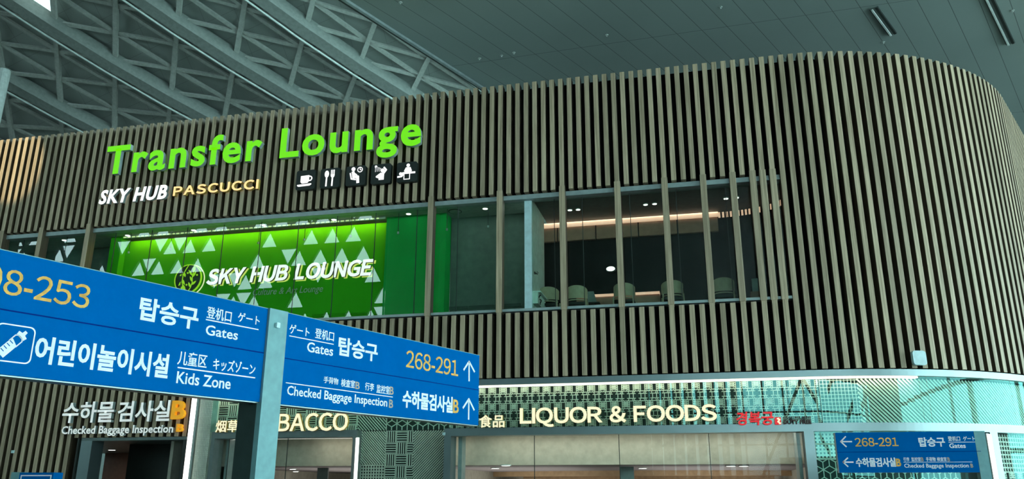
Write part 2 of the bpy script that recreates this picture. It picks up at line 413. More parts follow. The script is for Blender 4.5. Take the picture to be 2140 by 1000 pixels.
# curtain walls behind and to the right of the viewer: the daylight comes through them
wb = MB()
wb.box(-20, -14, -25.4, -25, 0, 62); wb.box(-14, 45, -25.4, -25, 10.0, 62); wb.box(-14, 45, -25.4, -25, 0, 2.6); wb.box(30, 45, -25.4, -25, 2.6, 10); wb.box(-75, -20, -25.4, -25, 0, 9.5); wb.box(-75, -20, -25.4, -25, 27.5, 62)
# triangulated shell above the left of the back wall: some cells are open to the sky
cell = 2.15; hh = cell*.866
rnd = random.Random(3)
B0 = Frame((-20, -25, 0), (-1, 0, 0), (0, 1, 0))
rows = int(18/hh); hh = 18/rows
for r in range(rows):
    for c in range(-1, int(55/cell)+1):
        for upt in (0, 1):
            off = (r % 2)*cell/2; x = c*cell+off; z0, z1 = 9.5+r*hh, 9.5+(r+1)*hh
            tri = [(x, z0), (x+cell, z0), (x+cell/2, z1)] if upt else [(x+cell/2, z1), (x+cell, z0), (x+1.5*cell, z1)]
            tri = [(min(55, max(0, a)), b) for a, b in tri]
            k = (r//3+c//4) % 2
            p_open = (0.80 if upt else 0.34) if k else (0.36 if upt else 0.10)
            if rnd.random() < p_open and 0 < x < 52:
                m = (sum(a for a, b in tri)/3, sum(b for a, b in tri)/3); inn = [(a+(m[0]-a)*.2, b+(m[1]-b)*.2) for a, b in tri]
                wb.add([B0.pt(a, b) for a, b in tri+inn], [(i, (i+1) % 3, 3+(i+1) % 3, 3+i) for i in range(3)])
                wb.add([B0.pt(a, b, n) for n in (0, -.3) for a, b in inn], [(i, (i+1) % 3, 3+(i+1) % 3, 3+i) for i in range(3)])
            else: wb.add([B0.pt(a, b) for a, b in tri], [(0, 1, 2)])
wb.build('wall_back', 'wall', kind='structure')
mu = MB()
for x in np.arange(3.0, 30.1, 1.5): mu.box(x-.06, x+.06, -25.2, -24.9, 2.6, 10)
x = 2.6                                                   # unseen fins added to fade the frieze reflection, wider towards the left
while x > -14:
    w_ = .85*min(.985, .55+.42*(3-x)/7); mu.box(x-w_, x, -25.3, -25.0, 2.6, 10); x -= .85
for z in (2.7, 5.0, 7.4, 9.9): mu.box(-14, 30, -25.2, -24.95, z-.06, z+.06)
for x in (4, 11, 18, 24): mu.beam((x, -24.8, 2.6), (x+3.5, -24.8, 10), .22, .22, (0, 1, 0)); mu.beam((x+7, -24.8, 2.6), (x+3.5, -24.8, 10), .22, .22, (0, 1, 0))
mu.build('window_back_frame', 'steel', kind='structure')
wr = MB()
wr.box(30, 30.4, -25, 75, 14.2, 15.6); wr.box(30, 30.4, 34, 75, 0, 14.2)
wr.build('wall_right', 'wall', kind='structure')
mu = MB()
for y in np.arange(-25, 34.1, 2.5): mu.box(29.9, 30.2, y-.12, y+.12, 0, 14.2)
for z in (0.1, 3.5, 7.0, 10.6, 14.1): mu.box(29.9, 30.2, -25, 34, z-.1, z+.1)
mu.build('window_right_frame', 'steel', kind='structure')

# the vaulted roof on the left: a triangular lattice of steel with deep girders and recessed panels
RN = Vector((0, .47, .88)).normalized(); RP = Vector((-9, 34, 22+EYE)); RE1 = Vector((1, 0, 0)); RE2 = RN.cross(RE1)
QC = [(-22.0832, -4.9965), (2.0506, 2.7908), (-0.9698, 1.625), (0.017, -0.0924), (0.0249, -0.1), (-0.0057, 0.0042)]
def node(i, j, up=0.0):
    b = (1, i, j, i*i, i*j, j*j)
    return RP + RE1*sum(q[0]*w for q, w in zip(QC, b)) + RE2*sum(q[1]*w for q, w in zip(QC, b)) + RN*up
IR = range(-3, 10)
def jr(i): return (int(-2.0*i-1.5)-3 if i < 3 else -10, {True: 8, False: 3}[i < 3])
def okn(i, j):
    lo = -1.0-1.45*(i+.5)-4.5; return -3 <= i <= 9 and lo <= j <= lo+13
vm = MB()
vm.add([RP+RE1*a+RE2*b+RN*0.32 for a, b in ((-70, -60), (4.5, -60), (4.5, 34), (-70, 34))], [(0, 1, 2, 3)])
vault = vm.build('ceiling_vault', 'roof', kind='structure')
def rib(pairs, name, w, h, drop=0.0, mi='beam', extra=None):
    mb = MB()
    for a, b in pairs: mb.beam(node(*a), node(*b), w, h, RN, 0, drop)
    if extra: extra(mb)
    if mb.v: mb.build(name, ['beam', 'pipe'], vault)
for i in range(-3, 10): rib([((i, j), (i, j+1)) for j in range(-16, 14) if okn(i, j) and okn(i, j+1)], 'roof_rib', .24, .20)
for k in range(-16, 14):
    if (k-1) % 3: rib([((i, k), (i+1, k)) for i in range(-3, 9) if okn(i, k) and okn(i+1, k)], 'roof_purlin', .20, .13)
for k in range(-16, 18): rib([((i, k-i), (i+1, k-i-1)) for i in range(-3, 9) if okn(i, k-i) and okn(i+1, k-i-1)], 'roof_brace', .20, .13)
for k in (-11, -8, -5, -2, 1, 4, 7):
    ii = [i for i in range(-3, 10) if okn(i, k)]
    if len(ii) < 2: continue
    mb = MB()
    for i in ii[:-1]: mb.beam(node(i, k), node(i+1, k), .62, .85, RN, 0, -.1)
    dl = []
    for i in ii:
        t = (node(min(i+1, ii[-1]), k)-node(max(i-1, ii[0]), k)).normalized(); sd = t.cross(RN).normalized()
        if sd.x > 0: sd = -sd
        dl.append(node(i, k)-RN*.85+sd*.42)
    mb.tube(dl, .055, 8, 1)
    mb.build('roof_girder', ['girder', 'pipe'], vault)
sk = [(20, -40), (112, -60), (111, 30), (74, 9), (52, -4)]
def onroof(px, py, up):
    d = ray(px, py); return CAM+d*((RP+RN*up-CAM).dot(RN)/d.dot(RN))
mb = MB(); mb.add([onroof(x, y, .26) for x, y in sk]+[onroof(x, y, .29) for x, y in sk], [(0, 1, 2, 3, 4), (9, 8, 7, 6, 5)]+[(i, (i+1) % 5, 5+(i+1) % 5, 5+i) for i in range(5)])
mb.build('window_90', 'sky', kind='structure')
# white tube column under the left girder
p = CAM+ray(9, 147)*((node(-1, 4)-CAM).length-1.2)
MB().tube([(p.x-.1, p.y, 0), (p.x, p.y, p.z)], .33, 20).build('steel_column', 'pipe', label='pale round steel column rising to the lattice roof at the left edge', cat='column')

# ------------------------------------------------------------------ the pavilion: backing, frames, glass
FP = face_at(D)                                          # front of the slats
def xk(k): return S0+PITCHS*k
XL = -27.0
SEND = SCO+RAD*1.1+8
ft = MB()
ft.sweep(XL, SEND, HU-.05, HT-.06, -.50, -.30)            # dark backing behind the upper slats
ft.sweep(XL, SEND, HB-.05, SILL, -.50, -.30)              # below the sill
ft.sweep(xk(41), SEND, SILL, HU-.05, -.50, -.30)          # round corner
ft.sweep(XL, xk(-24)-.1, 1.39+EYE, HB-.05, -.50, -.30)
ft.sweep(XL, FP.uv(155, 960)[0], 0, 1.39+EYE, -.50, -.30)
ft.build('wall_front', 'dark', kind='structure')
GY = -0.33                                               # glass line: this far behind the slat fronts
fr = MB()
fr.sweep(XL, xk(41), HU-.16, HU-.03, -.44, -.12)          # head
fr.sweep(XL, xk(41), SILL, SILL+.07, -.44, -.06)           # sill
wf = fr.build('window_frame', 'alu', kind='structure')
fg = Frame((0, D-GY, 0), (1, 0, 0), (0, -1, 0))
JX = [-30, 40, 130, 232, 308, 382, 459, 538, 617, 698, 780, 868, 955, 1043, 1097, 1160, 1220, 1322, 1422, 1528]
xs = [XL]+[fg.uv(x, 560)[0] for x in JX]+[xk(41)+.1]
for n, (a, b) in enumerate(zip(xs, xs[1:])):
    if b-a < .2: continue
    w = MB().box(a+.006, b-.006, D-GY-.008, D-GY+.008, SILL+.06, HU-.1).build('window_%d' % (n+1), 'glass', kind='structure')
    MB().box(b-.008, b+.008, D-GY-.012, D-GY+.012, SILL+.06, HU-.1).build('window_joint', 'joint', w)

# wood slats: parts of five screens, plus the posts that cross the windows
SW, SD = 0.132, 0.29
PO = [-55, -49, -42, 3, 11, 18, 24, 29, 33, 36, 38, 39, 40]
def slat_mesh(h, w=SW, d=SD):
    c = .006
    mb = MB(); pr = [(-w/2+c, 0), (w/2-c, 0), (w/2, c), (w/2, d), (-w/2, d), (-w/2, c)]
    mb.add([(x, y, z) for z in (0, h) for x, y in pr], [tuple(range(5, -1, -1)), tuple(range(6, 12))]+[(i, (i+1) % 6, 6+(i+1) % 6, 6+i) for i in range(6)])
    mb.mi[2+2] = mb.mi[2+3] = mb.mi[2+4] = 1              # sides and back darker: shade of the gaps put into the colour
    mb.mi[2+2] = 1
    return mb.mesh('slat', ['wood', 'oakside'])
def slat(me, s, z, parent, name='slat', off=0.0):
    o = bpy.data.objects.new(name, me); C.objects.link(o); p, a = path(s, off)
    o.location = (p.x, p.y, z); o.rotation_euler = (0, 0, a)
    if parent: o.parent = parent; o.location = Vector((p.x, p.y, z))-parent.location
    return o
def screen(label, x): return empty('slat_screen', (x, D, 0), label=label, cat='slat screen')
hw = SW/2
up1 = screen('brown wooden slat screen carrying the green lettering above the green windows', -14)
up2 = screen('wooden slat screen above the windows, right of the green lettering', -2)
arc = screen('full height slat screen wrapping the round corner of the building', 6)
lo1 = screen('brown slat screen at lower left around the baggage inspection doorway', -18)
lo2 = screen('low slat screen between the window sill and the liquor shop fascia', -4)
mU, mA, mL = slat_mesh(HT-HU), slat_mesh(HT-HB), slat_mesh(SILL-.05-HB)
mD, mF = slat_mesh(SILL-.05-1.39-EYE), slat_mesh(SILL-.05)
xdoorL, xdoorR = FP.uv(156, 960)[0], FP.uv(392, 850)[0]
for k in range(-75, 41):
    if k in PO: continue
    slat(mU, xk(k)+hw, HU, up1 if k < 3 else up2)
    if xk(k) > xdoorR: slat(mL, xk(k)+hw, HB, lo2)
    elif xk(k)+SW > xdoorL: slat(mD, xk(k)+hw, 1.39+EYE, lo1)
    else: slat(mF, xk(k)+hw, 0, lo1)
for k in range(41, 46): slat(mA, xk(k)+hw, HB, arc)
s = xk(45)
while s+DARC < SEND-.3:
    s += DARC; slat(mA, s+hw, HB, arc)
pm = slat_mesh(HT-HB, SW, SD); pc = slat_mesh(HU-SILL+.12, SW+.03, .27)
ORD = {-55: 'wooden post at the far left edge, crossing the leftmost windows', -49: 'wooden post crossing the windows left of the green room, outer one',
       -42: 'wooden post standing at the left end of the green room window', 3: 'wooden post at the right end of the green room window',
       11: 'wooden post between the grey wall windows, left of the white partition', 18: 'first wooden post right of the white partition, beside the leftmost chairs',
       24: 'second wooden post right of the white partition', 29: 'third wooden post right of the white partition', 33: 'fourth wooden post right of the white partition',
       36: 'fifth wooden post right of the white partition', 38: 'first of three close posts at the right end of the windows',
       39: 'middle of three close posts at the right end of the windows', 40: 'last post before the round corner at the right end of the windows'}
for k in PO:
    p, _ = path(xk(k)+hw, 0)
    e = empty('wooden_post', (p.x, p.y, HB), label=ORD[k], cat='post', group='posts crossing the windows')
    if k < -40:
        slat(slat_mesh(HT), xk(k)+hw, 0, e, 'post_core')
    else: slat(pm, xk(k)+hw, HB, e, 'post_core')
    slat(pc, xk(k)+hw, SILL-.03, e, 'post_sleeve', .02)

# a shaft of warm sun falling on the slats at the far left
sl = bpy.data.lights.new('sun_shaft', 'SPOT'); sl.energy = 36000; sl.color = (1, .84, .50); sl.spot_size = math.radians(6.2); sl.spot_blend = .3; sl.shadow_soft_size = .06
so = bpy.data.objects.new('sun_shaft', sl); C.objects.link(so); so.location = (-30, 2, 27)
tg = FP.pt(*FP.uv(18, 325)); so.rotation_euler = (tg-so.location).to_track_quat('-Z', 'Y').to_euler()
# ------------------------------------------------------------------ rooms behind the upper windows
IC = 7.75+EYE; IF = 4.45+EYE
GWY = 21.62                                              # the green wall
FG = face_at(GWY)
xg0, xg1, xg2 = FG.uv(272, 498)[0], FG.uv(812, 480)[0], face_at(21.44).uv(930, 560)[0]
rm = MB(); rm.box(XL, -5.0, D+.45, 30, IF-.2, IF); rm.box(-5.0, 4.0, D+.62, 33, IF-.2, IF); rm.build('floor_lounge', 'lounge', kind='structure')
xw0, xw1 = fg.uv(1097, 560)[0], fg.uv(1112, 560)[0]
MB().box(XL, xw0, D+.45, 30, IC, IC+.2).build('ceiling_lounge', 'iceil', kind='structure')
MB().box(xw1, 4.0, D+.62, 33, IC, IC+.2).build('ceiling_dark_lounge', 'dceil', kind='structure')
MB().box(xg0-.1, xg1, GWY, GWY+.15, IF, IC-.1).build('wall_green', 'green', kind='structure')
MB().box(xg0-.5, xg0-.1, GWY-.25, GWY+.15, IF, IC).build('wall_green_return', 'green', kind='structure')
MB().box(xg1, xg2, 21.44, GWY+.3, IF, IC).build('wall_green_pier', 'pier', kind='structure')
mb = MB(); mb.box(XL, xg0-.5, 22.3, 22.5, IF, IC); mb.box(xg2, xw0, 21.97, 22.1, IF, IC); mb.build('wall_grey', 'lounge', kind='structure')
# light cove along the top of the green wall
cv = empty('cove_light', ((xg0+xg1)/2, GWY-.2, IC-.2), label='long lime lit light cove along the top of the green wall', cat='light')
MB().box(xg0, xg1, GWY-.30, GWY-.27, IC-.085, IC).build('cove_lip', 'iceil', cv)
n = int((xg1-xg0)/.16); mb = MB()
for i in range(n): mb.box(xg0+i*.16, xg0+i*.16+.1, GWY-.315, GWY-.30, IC-.075, IC-.04)
mb.build('led_dots', 'ledg', cv)
def area(name, loc, sx, sy, col, pw, rot, parent=None, spread=None):
    l = bpy.data.lights.new(name, 'AREA'); l.shape = 'RECTANGLE'; l.size, l.size_y, l.color, l.energy = sx, sy, col, pw
    if spread: l.spread = spread
    o = bpy.data.objects.new(name, l); C.objects.link(o); o.rotation_euler = rot
    o.location = Vector(loc)-(parent.location if parent else Vector())
    if parent: o.parent = parent
    return o
area('cove_lamp', ((xg0+xg1)/2, GWY-.2, IC-.06), xg1-xg0-.3, .08, (1, 0.46, 0.02), 88, (math.radians(14), 0, 0), cv)
area('lounge_lamp', (-13, 21.25, IC-.03), 13, .3, (0.8, 1, 0.85), 6, (0, 0, 0))
area('lounge_lamp', (-5.6, 21.3, IC-.03), 2.5, .3, (0.9, 1, 0.95), 5, (0, 0, 0))
# grilles at the foot of the walls
def grille(px0, px1, py0, py1, Y, m, label):
    F = face_at(Y); a, b = F.uv(px0, py1), F.uv(px1, py0)
    e = empty('air_grille', ((a[0]+b[0])/2, Y, a[1]), label=label, cat='grille')
    mb = MB(); mb.fbox(F, a[0], b[0], a[1], b[1], 0, .02); mb.build('grille_plate', m, e)
    mb = MB(); h = b[1]-a[1]
    for i in range(5): mb.fbox(F, a[0], b[0], a[1]+h*(i+.15)/5, a[1]+h*(i+.55)/5, .02, .05)
    for i in range(4): x = a[0]+(b[0]-a[0])*i/3; mb.fbox(F, x-.012, x+.012, a[1], b[1], .02, .055)
    mb.build('louvre', m, e)
grille(652, 772, 650, 668, GWY-.0, 'green', 'green louvred air grille at the foot of the green wall')
grille(925, 1090, 633, 648, 21.97, 'lounge', 'grey louvred air grille at the foot of the grey wall')
# white partition between the two rooms
yp = 22.55
MB().box(xw0, xw1, D-GY-.05, D-GY+.1, SILL+.05, HU-.1).build('trim_2', 'dev', kind='structure')
MB().box(xw0+.02, xw1, D-GY+.1, yp, IF, IC).build('wall_partition', 'white', kind='structure')
# dark lounge: copper lit band, dark mural wall
LY = 23.1; FL = face_at(LY)
LB = FL.uv(1136, 506)[1]
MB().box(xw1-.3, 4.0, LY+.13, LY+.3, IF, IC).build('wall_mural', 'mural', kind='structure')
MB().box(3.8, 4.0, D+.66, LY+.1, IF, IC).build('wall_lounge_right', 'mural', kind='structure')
bnd = empty('lit_band', (-1.8, LY, LB), label='copper coloured light band along the top of the dark lounge wall', cat='light')
bx = [FL.uv(x, 480)[0] for x in (1100, 1165, 1245, 1334, 1416, 1503)]
for a, b in zip(bx, bx[1:]): MB().box(a+.02, b-.02, LY-.02, LY+.1, LB, IC-.03).build('band_panel', 'copper', bnd)
MB().box(bx[0], bx[-1], LY-.10, LY-.02, IC-.16, IC-.03).build('led_strip', 'ledc', bnd)
area('band_lamp', ((bx[0]+bx[-1])/2, LY-.12, IC-.02), bx[-1]-bx[0], .05, (1, .55, .38), 9, (math.radians(25), 0, 0), bnd)
mb = MB(); rb = MB(); cx0, ry = bx[-1], 1.6                # the band turns forward in a ribbed curve
for i in range(26):
    a = math.radians(90*i/25); x, y = cx0+1.75*math.sin(a), LY-.1-ry*(1-math.cos(a))*.62
    a2 = math.radians(90*(i+.55)/25); x2, y2 = cx0+1.75*math.sin(a2), LY-.1-ry*(1-math.cos(a2))*.62
    mb.add([(x, y, IC-.22), (x2, y2, IC-.22), (x2, y2, IC-.05), (x, y, IC-.05)], [(0, 1, 2, 3)])
    rb.add([(x, y+.03, IC-.75), (x2, y2+.03, IC-.75), (x2, y2+.03, IC-.05), (x, y+.03, IC-.05)], [(0, 1, 2, 3)])
mb.build('ribbed_strip', 'ledc', bnd); rb.build('ribbed_panel', 'mural', bnd)
ct = empty('bar_counter', (-2, 22.75, IF), label='dark bar counter with a copper lit edge behind the chairs', cat='counter')
FC = face_at(22.7); ca, cb = FC.uv(1205, 640)[0], FC.uv(1380, 640)[0]; cz = FC.uv(1300, 611)[1]
MB().box(ca, cb, 22.7, 23.0, IF, cz-.09).build('counter_front', 'copper', ct); MB().box(ca, cb, 22.66, 23.0, cz-.09, cz-.02).build('lit_edge', 'ledc', ct)
MB().box(ca, cb, 22.66, 23.05, cz-.02, cz+.0).build('counter_top', 'blk', ct)
# round ceiling lamps
def downlight(px, py, z, label, group, r=.09, es='lamp', parent_ceiling=None):
    p = onz(px, py, z)
    e = empty('downlight', (p.x, p.y, z-.03), label=label, cat='ceiling lamp', group=group)
    mb = MB(); mb.disc((p.x, p.y, z-.028), r, .028, 20); mb.build('trim_ring', 'white', e)
    MB().disc((p.x, p.y, z-.034), r*.78, .008, 20).build('lamp_face', es, e)
    return e
for n, (x, y) in enumerate([(135, 500), (267, 490), (405, 479), (550, 468), (698, 457)]):
    downlight(x, y, IC, ['small round ceiling lamp left of the green room, by the leftmost windows', 'ceiling lamp over the left end of the green wall', 'ceiling lamp above the leaf emblem', 'ceiling lamp above the HUB word of the lounge sign', 'ceiling lamp above the LOUNGE word of the lounge sign'][n], 'green room ceiling lamps')
downlight(854, 445, IC, 'ceiling lamp in front of the green pier', 'green room ceiling lamps'); downlight(1014, 434, IC, 'ceiling lamp in front of the grey lounge wall', 'green room ceiling lamps')
for n, (x, y) in enumerate([(1191, 437), (1208, 436), (1349, 425.6), (1368, 424), (1517, 413), (1539, 411)]):
    downlight(x, y, IC, ('left' if n % 2 == 0 else 'right')+' lamp of the '+['first', 'second', 'third'][n//2]+' ceiling lamp pair counted from the white partition', 'dark lounge lamp pairs', .075)
for n, (x, y) in enumerate([(657, 460), (951, 441)]):
    p = onz(x, y, IC); e = empty('ceiling_speaker', (p.x, p.y, IC-.02), label=['round flush ceiling speaker over the green room', 'round flush ceiling speaker before the grey wall'][n], cat='speaker')
    MB().disc((p.x, p.y, IC-.015), .2, .015, 28).build('speaker_rim', 'joint', e); MB().disc((p.x, p.y, IC-.02), .17, .006, 28).build('speaker_grille', 'iceil', e)
# thin rods hanging from the lounge ceiling
RODS = [(269, 490, 527, 'left end of the green wall'), (356, 484, 520, 'left part of the green wall'), (540, 470, 507, 'green wall above the HUB word'), (636, 463, 500, 'green wall above the LOUNGE word'), (733, 445, 493, 'right part of the green wall'), (832, 440, 486, 'green pier'), (934, 431, 479, 'left part of the grey wall'), (1020, 428, 473, 'right part of the grey wall')]
for x, a, b, t in RODS:
    F = face_at(21.0); p = F.uv(x, b); e = empty('hanging_rod', (p[0], 21.0, p[1]), label='thin hanging rod with a small weight before the '+t, cat='rod', group='rods hanging in the green room')
    MB().tube([(p[0], 21.0, p[1]), (p[0], 21.0, IC)], .008, 6).build('rod', 'joint', e); MB().disc((p[0], 21.0, p[1]-.03), .03, .06, 12).build('weight', 'alu', e)

# chairs facing away from the window
def make_chair(loc, label, rz=0.0):
    e = empty('lounge_chair', loc, label=label, cat='chair', group='chairs at the lounge window'); e.rotation_euler = (0, 0, rz)
    return e
def chair_parts(e):
    loc = e.location.copy(); out = []
    sh = MB(); seg = 14; w, dp = .30, .27                  # curved plywood back, open towards the room
    for r_, z0, z1 in ((1, .63, 1.0),):
        vs = []; 
        for i in range(seg+1):
            a = math.pi*(1.0+i/seg); c, s_ = math.cos(a), math.sin(a); dz = .10*(1-abs(s_))
            for k, zz in ((1.0, z0+dz*.3), (1.0, z1-dz), (.93, z1-dz), (.93, z0+dz*.3)): vs.append((loc.x+w*k*c, loc.y+.05+dp*k*s_, loc.z+zz))
        sh.add(vs, [(4*i+j, 4*i+4+j, 4*i+4+(j+1) % 4, 4*i+(j+1) % 4) for i in range(seg) for j in range(4)]+[(0, 1, 2, 3), (4*seg+3, 4*seg+2, 4*seg+1, 4*seg)])
    out.append(sh.build('backrest', 'shell', e))
    sm = MB(); sm.prism(Frame((loc.x, loc.y, loc.z), (1, 0, 0), (0, -1, 0)), [(-.27, .46), (.27, .46), (.27, .53), (-.27, .53)], -.32, .2); out.append(sm.build('seat', 'seat', e))
    out.append(MB().tube([(loc.x-.27, loc.y-.05, loc.z+.58)]+[(loc.x+.27*math.cos(math.pi*(1+i/8)), loc.y+.0+.24*math.sin(math.pi*(1+i/8)), loc.z+.58) for i in range(1, 8)]+[(loc.x+.27, loc.y-.05, loc.z+.58)], .018, 8).build('back_rail', 'shell', e))
    for sx in (-1, 1):
        for y, t in ((-.20, -.06), (.30, .05)):
            out.append(MB().tube([(loc.x+sx*.27, loc.y+y, loc.z+.62), (loc.x+sx*.29, loc.y+y+t, loc.z)], [.024, .017], 8).build('leg', 'shell', e))
    out.append(MB().tube([(loc.x-.28, loc.y-.22, loc.z+.25), (loc.x+.28, loc.y-.22, loc.z+.25)], .014, 8).build('stretcher', 'shell', e))
    return out
CH = [(1146, 'chair right beside the white partition, partly hidden by it'), (1205, 'second chair from the white partition, between two posts'), (1304, 'chair behind the second post, in front of the lit counter'), (1405, 'chair with its back split by the third post'), (1512, 'rightmost dim chair behind the fourth post')]
FCh = face_at(22.0); first = None
for n, (x, lb) in enumerate(CH):
    loc = Vector((FCh.uv(x, 600)[0], 22.0, IF))
    if first is None:
        first = make_chair(loc, lb); chair_parts(first)
    else:
        e = first.copy(); C.objects.link(e); e.location = loc; e['label'] = lb; e.rotation_euler.z = (0, .05, -.06, .1, -.08)[n]
        for c in list(first.children):
            d = c.copy(); C.objects.link(d); d.parent = e
F = face_at(21.9); x = F.uv(1233, 620)[0]; e = empty('side_table', (x, 22.5, IF), label='small dark table with a tilted tablet beside the second chair', cat='table')
MB().box(x-.17, x+.2, 22.38, 22.62, IF+.60, IF+.63).build('table_top', 'blk', e); MB().box(x-.02, x+.04, 22.47, 22.53, IF, IF+.60).build('leg', 'blk', e)
mb = MB(); mb.add([(x-.14, 22.4, IF+.63), (x+.12, 22.4, IF+.63), (x+.03, 22.5, IF+.97), (x-.14, 22.5, IF+.97), (x-.14, 22.42, IF+.63), (x+.12, 22.42, IF+.63), (x+.03, 22.52, IF+.97), (x-.14, 22.52, IF+.97)], [(3, 2, 1, 0), (4, 5, 6, 7), (0, 1, 5, 4), (1, 2, 6, 5), (2, 3, 7, 6), (3, 0, 4, 7)]); mb.build('tablet', 'alu', e)
x = F.uv(1583, 620)[0]; e = empty('small_cabinet', (x, 22.2, IF), label='small copper cabinet with a grey screen at the right end of the lounge', cat='cabinet')
MB().box(x-.15, x+.14, 22.0, 22.4, IF, IF+.62).build('cabinet_body', 'copper', e); MB().box(x-.10, x+.13, 22.1, 22.14, IF+.62, IF+1.0).build('screen', 'alu', e)
# shelf with a jug and cable on the partition, coat hook above
FW = Frame((xw1, 0, 0), (0, 1, 0), (1, 0, 0)); a = FW.uv(1113, 609); b = FW.uv(1130, 609)
e = empty('wall_shelf', (xw1, a[0], a[1]), label='small white shelf on the partition holding a black cable', cat='shelf')
MB().fbox(FW, a[0], b[0], a[1]-.02, a[1]+.02, 0, .22).build('shelf_board', 'white', e)
MB().fbox(FW, a[0]+.02, b[0]-.02, a[1]-.32, a[1]-.02, 0, .14).build('shelf_box', 'white', e)
MB().tube([(xw1+.16+.035*math.sin(t*1.9), a[0]+.1+.22*t/6+.06*math.cos(t*2.3), a[1]-.06-.035*t) for t in np.linspace(0, 6.5, 40)], .014, 6).build('cable', 'blk', e)
h = FW.uv(1117, 570); e = empty('coat_hook', (xw1, h[0], h[1]), label='small black coat hook on the white partition', cat='hook')
MB().fbox(FW, h[0]-.05, h[0]+.05, h[1]-.03, h[1]+.03, 0, .02).build('hook_plate', 'blk', e)
for sx in (-1, 1): MB().tube([FW.pt(h[0]+sx*.03, h[1], .02), FW.pt(h[0]+sx*.05, h[1]-.03, .07), FW.pt(h[0]+sx*.06, h[1]+.03, .09)], .012, 6).build('prong', 'blk', e)
# lamp reflection in the dark room, built as a glowing oval
FM = face_at(LY-.05); p = FM.uv(1277, 563); e = empty('lamp_reflection', (p[0], LY, p[1]), label='single bright oval lamp reflection in the middle of the dark lounge', cat='lamp')
mb = MB(); mb.prism(FM, circ(p[0], p[1], .14, 24, .08), -.05, .1); mb.build('reflection_back', 'alu', e); mb = MB(); mb.prism(FM, circ(p[0], p[1], .12, 24, .065), .1, .11); mb.build('lamp_face', 'lamp', e)

# ------------------------------------------------------------------ shop level: fascia, lattice frieze, shop fronts
ZF0, ZF1, ZL = 2.575+EYE, 2.73+EYE, 1.5+EYE              # fascia bottom/top, lower edge of the frieze
ZH = 1.31+EYE                                             # heads of the shop openings
sL = FP.uv(428, 950)[0]                                   # left end of the shops
MB().sweep(sL-.35, SEND, ZF0, ZF1, -.35, -.02).sweep(sL-.35, SEND, ZF1, HB-.03, -.42, -.10).build('trim_3', 'fascia', kind='structure')
led = MB().sweep(sL, SCO+2.5, ZF0-.026, ZF0-.004, -.30, -.16)
led.build('strip_light', 'ledw', label='long warm strip light under the grey fascia, washing the lattice frieze', cat='light')
MB().sweep(sL-.1, SEND, 0, ZF0, -.62, -.50).build('wall_shop_backing', 'sback', kind='structure') if False else None
def frameS(s, off):                                       # local face on the facade at arc length s
    p, a = path(s, off); return Frame(p, (math.cos(a), math.sin(a), 0), (math.sin(a), -math.cos(a), 0))
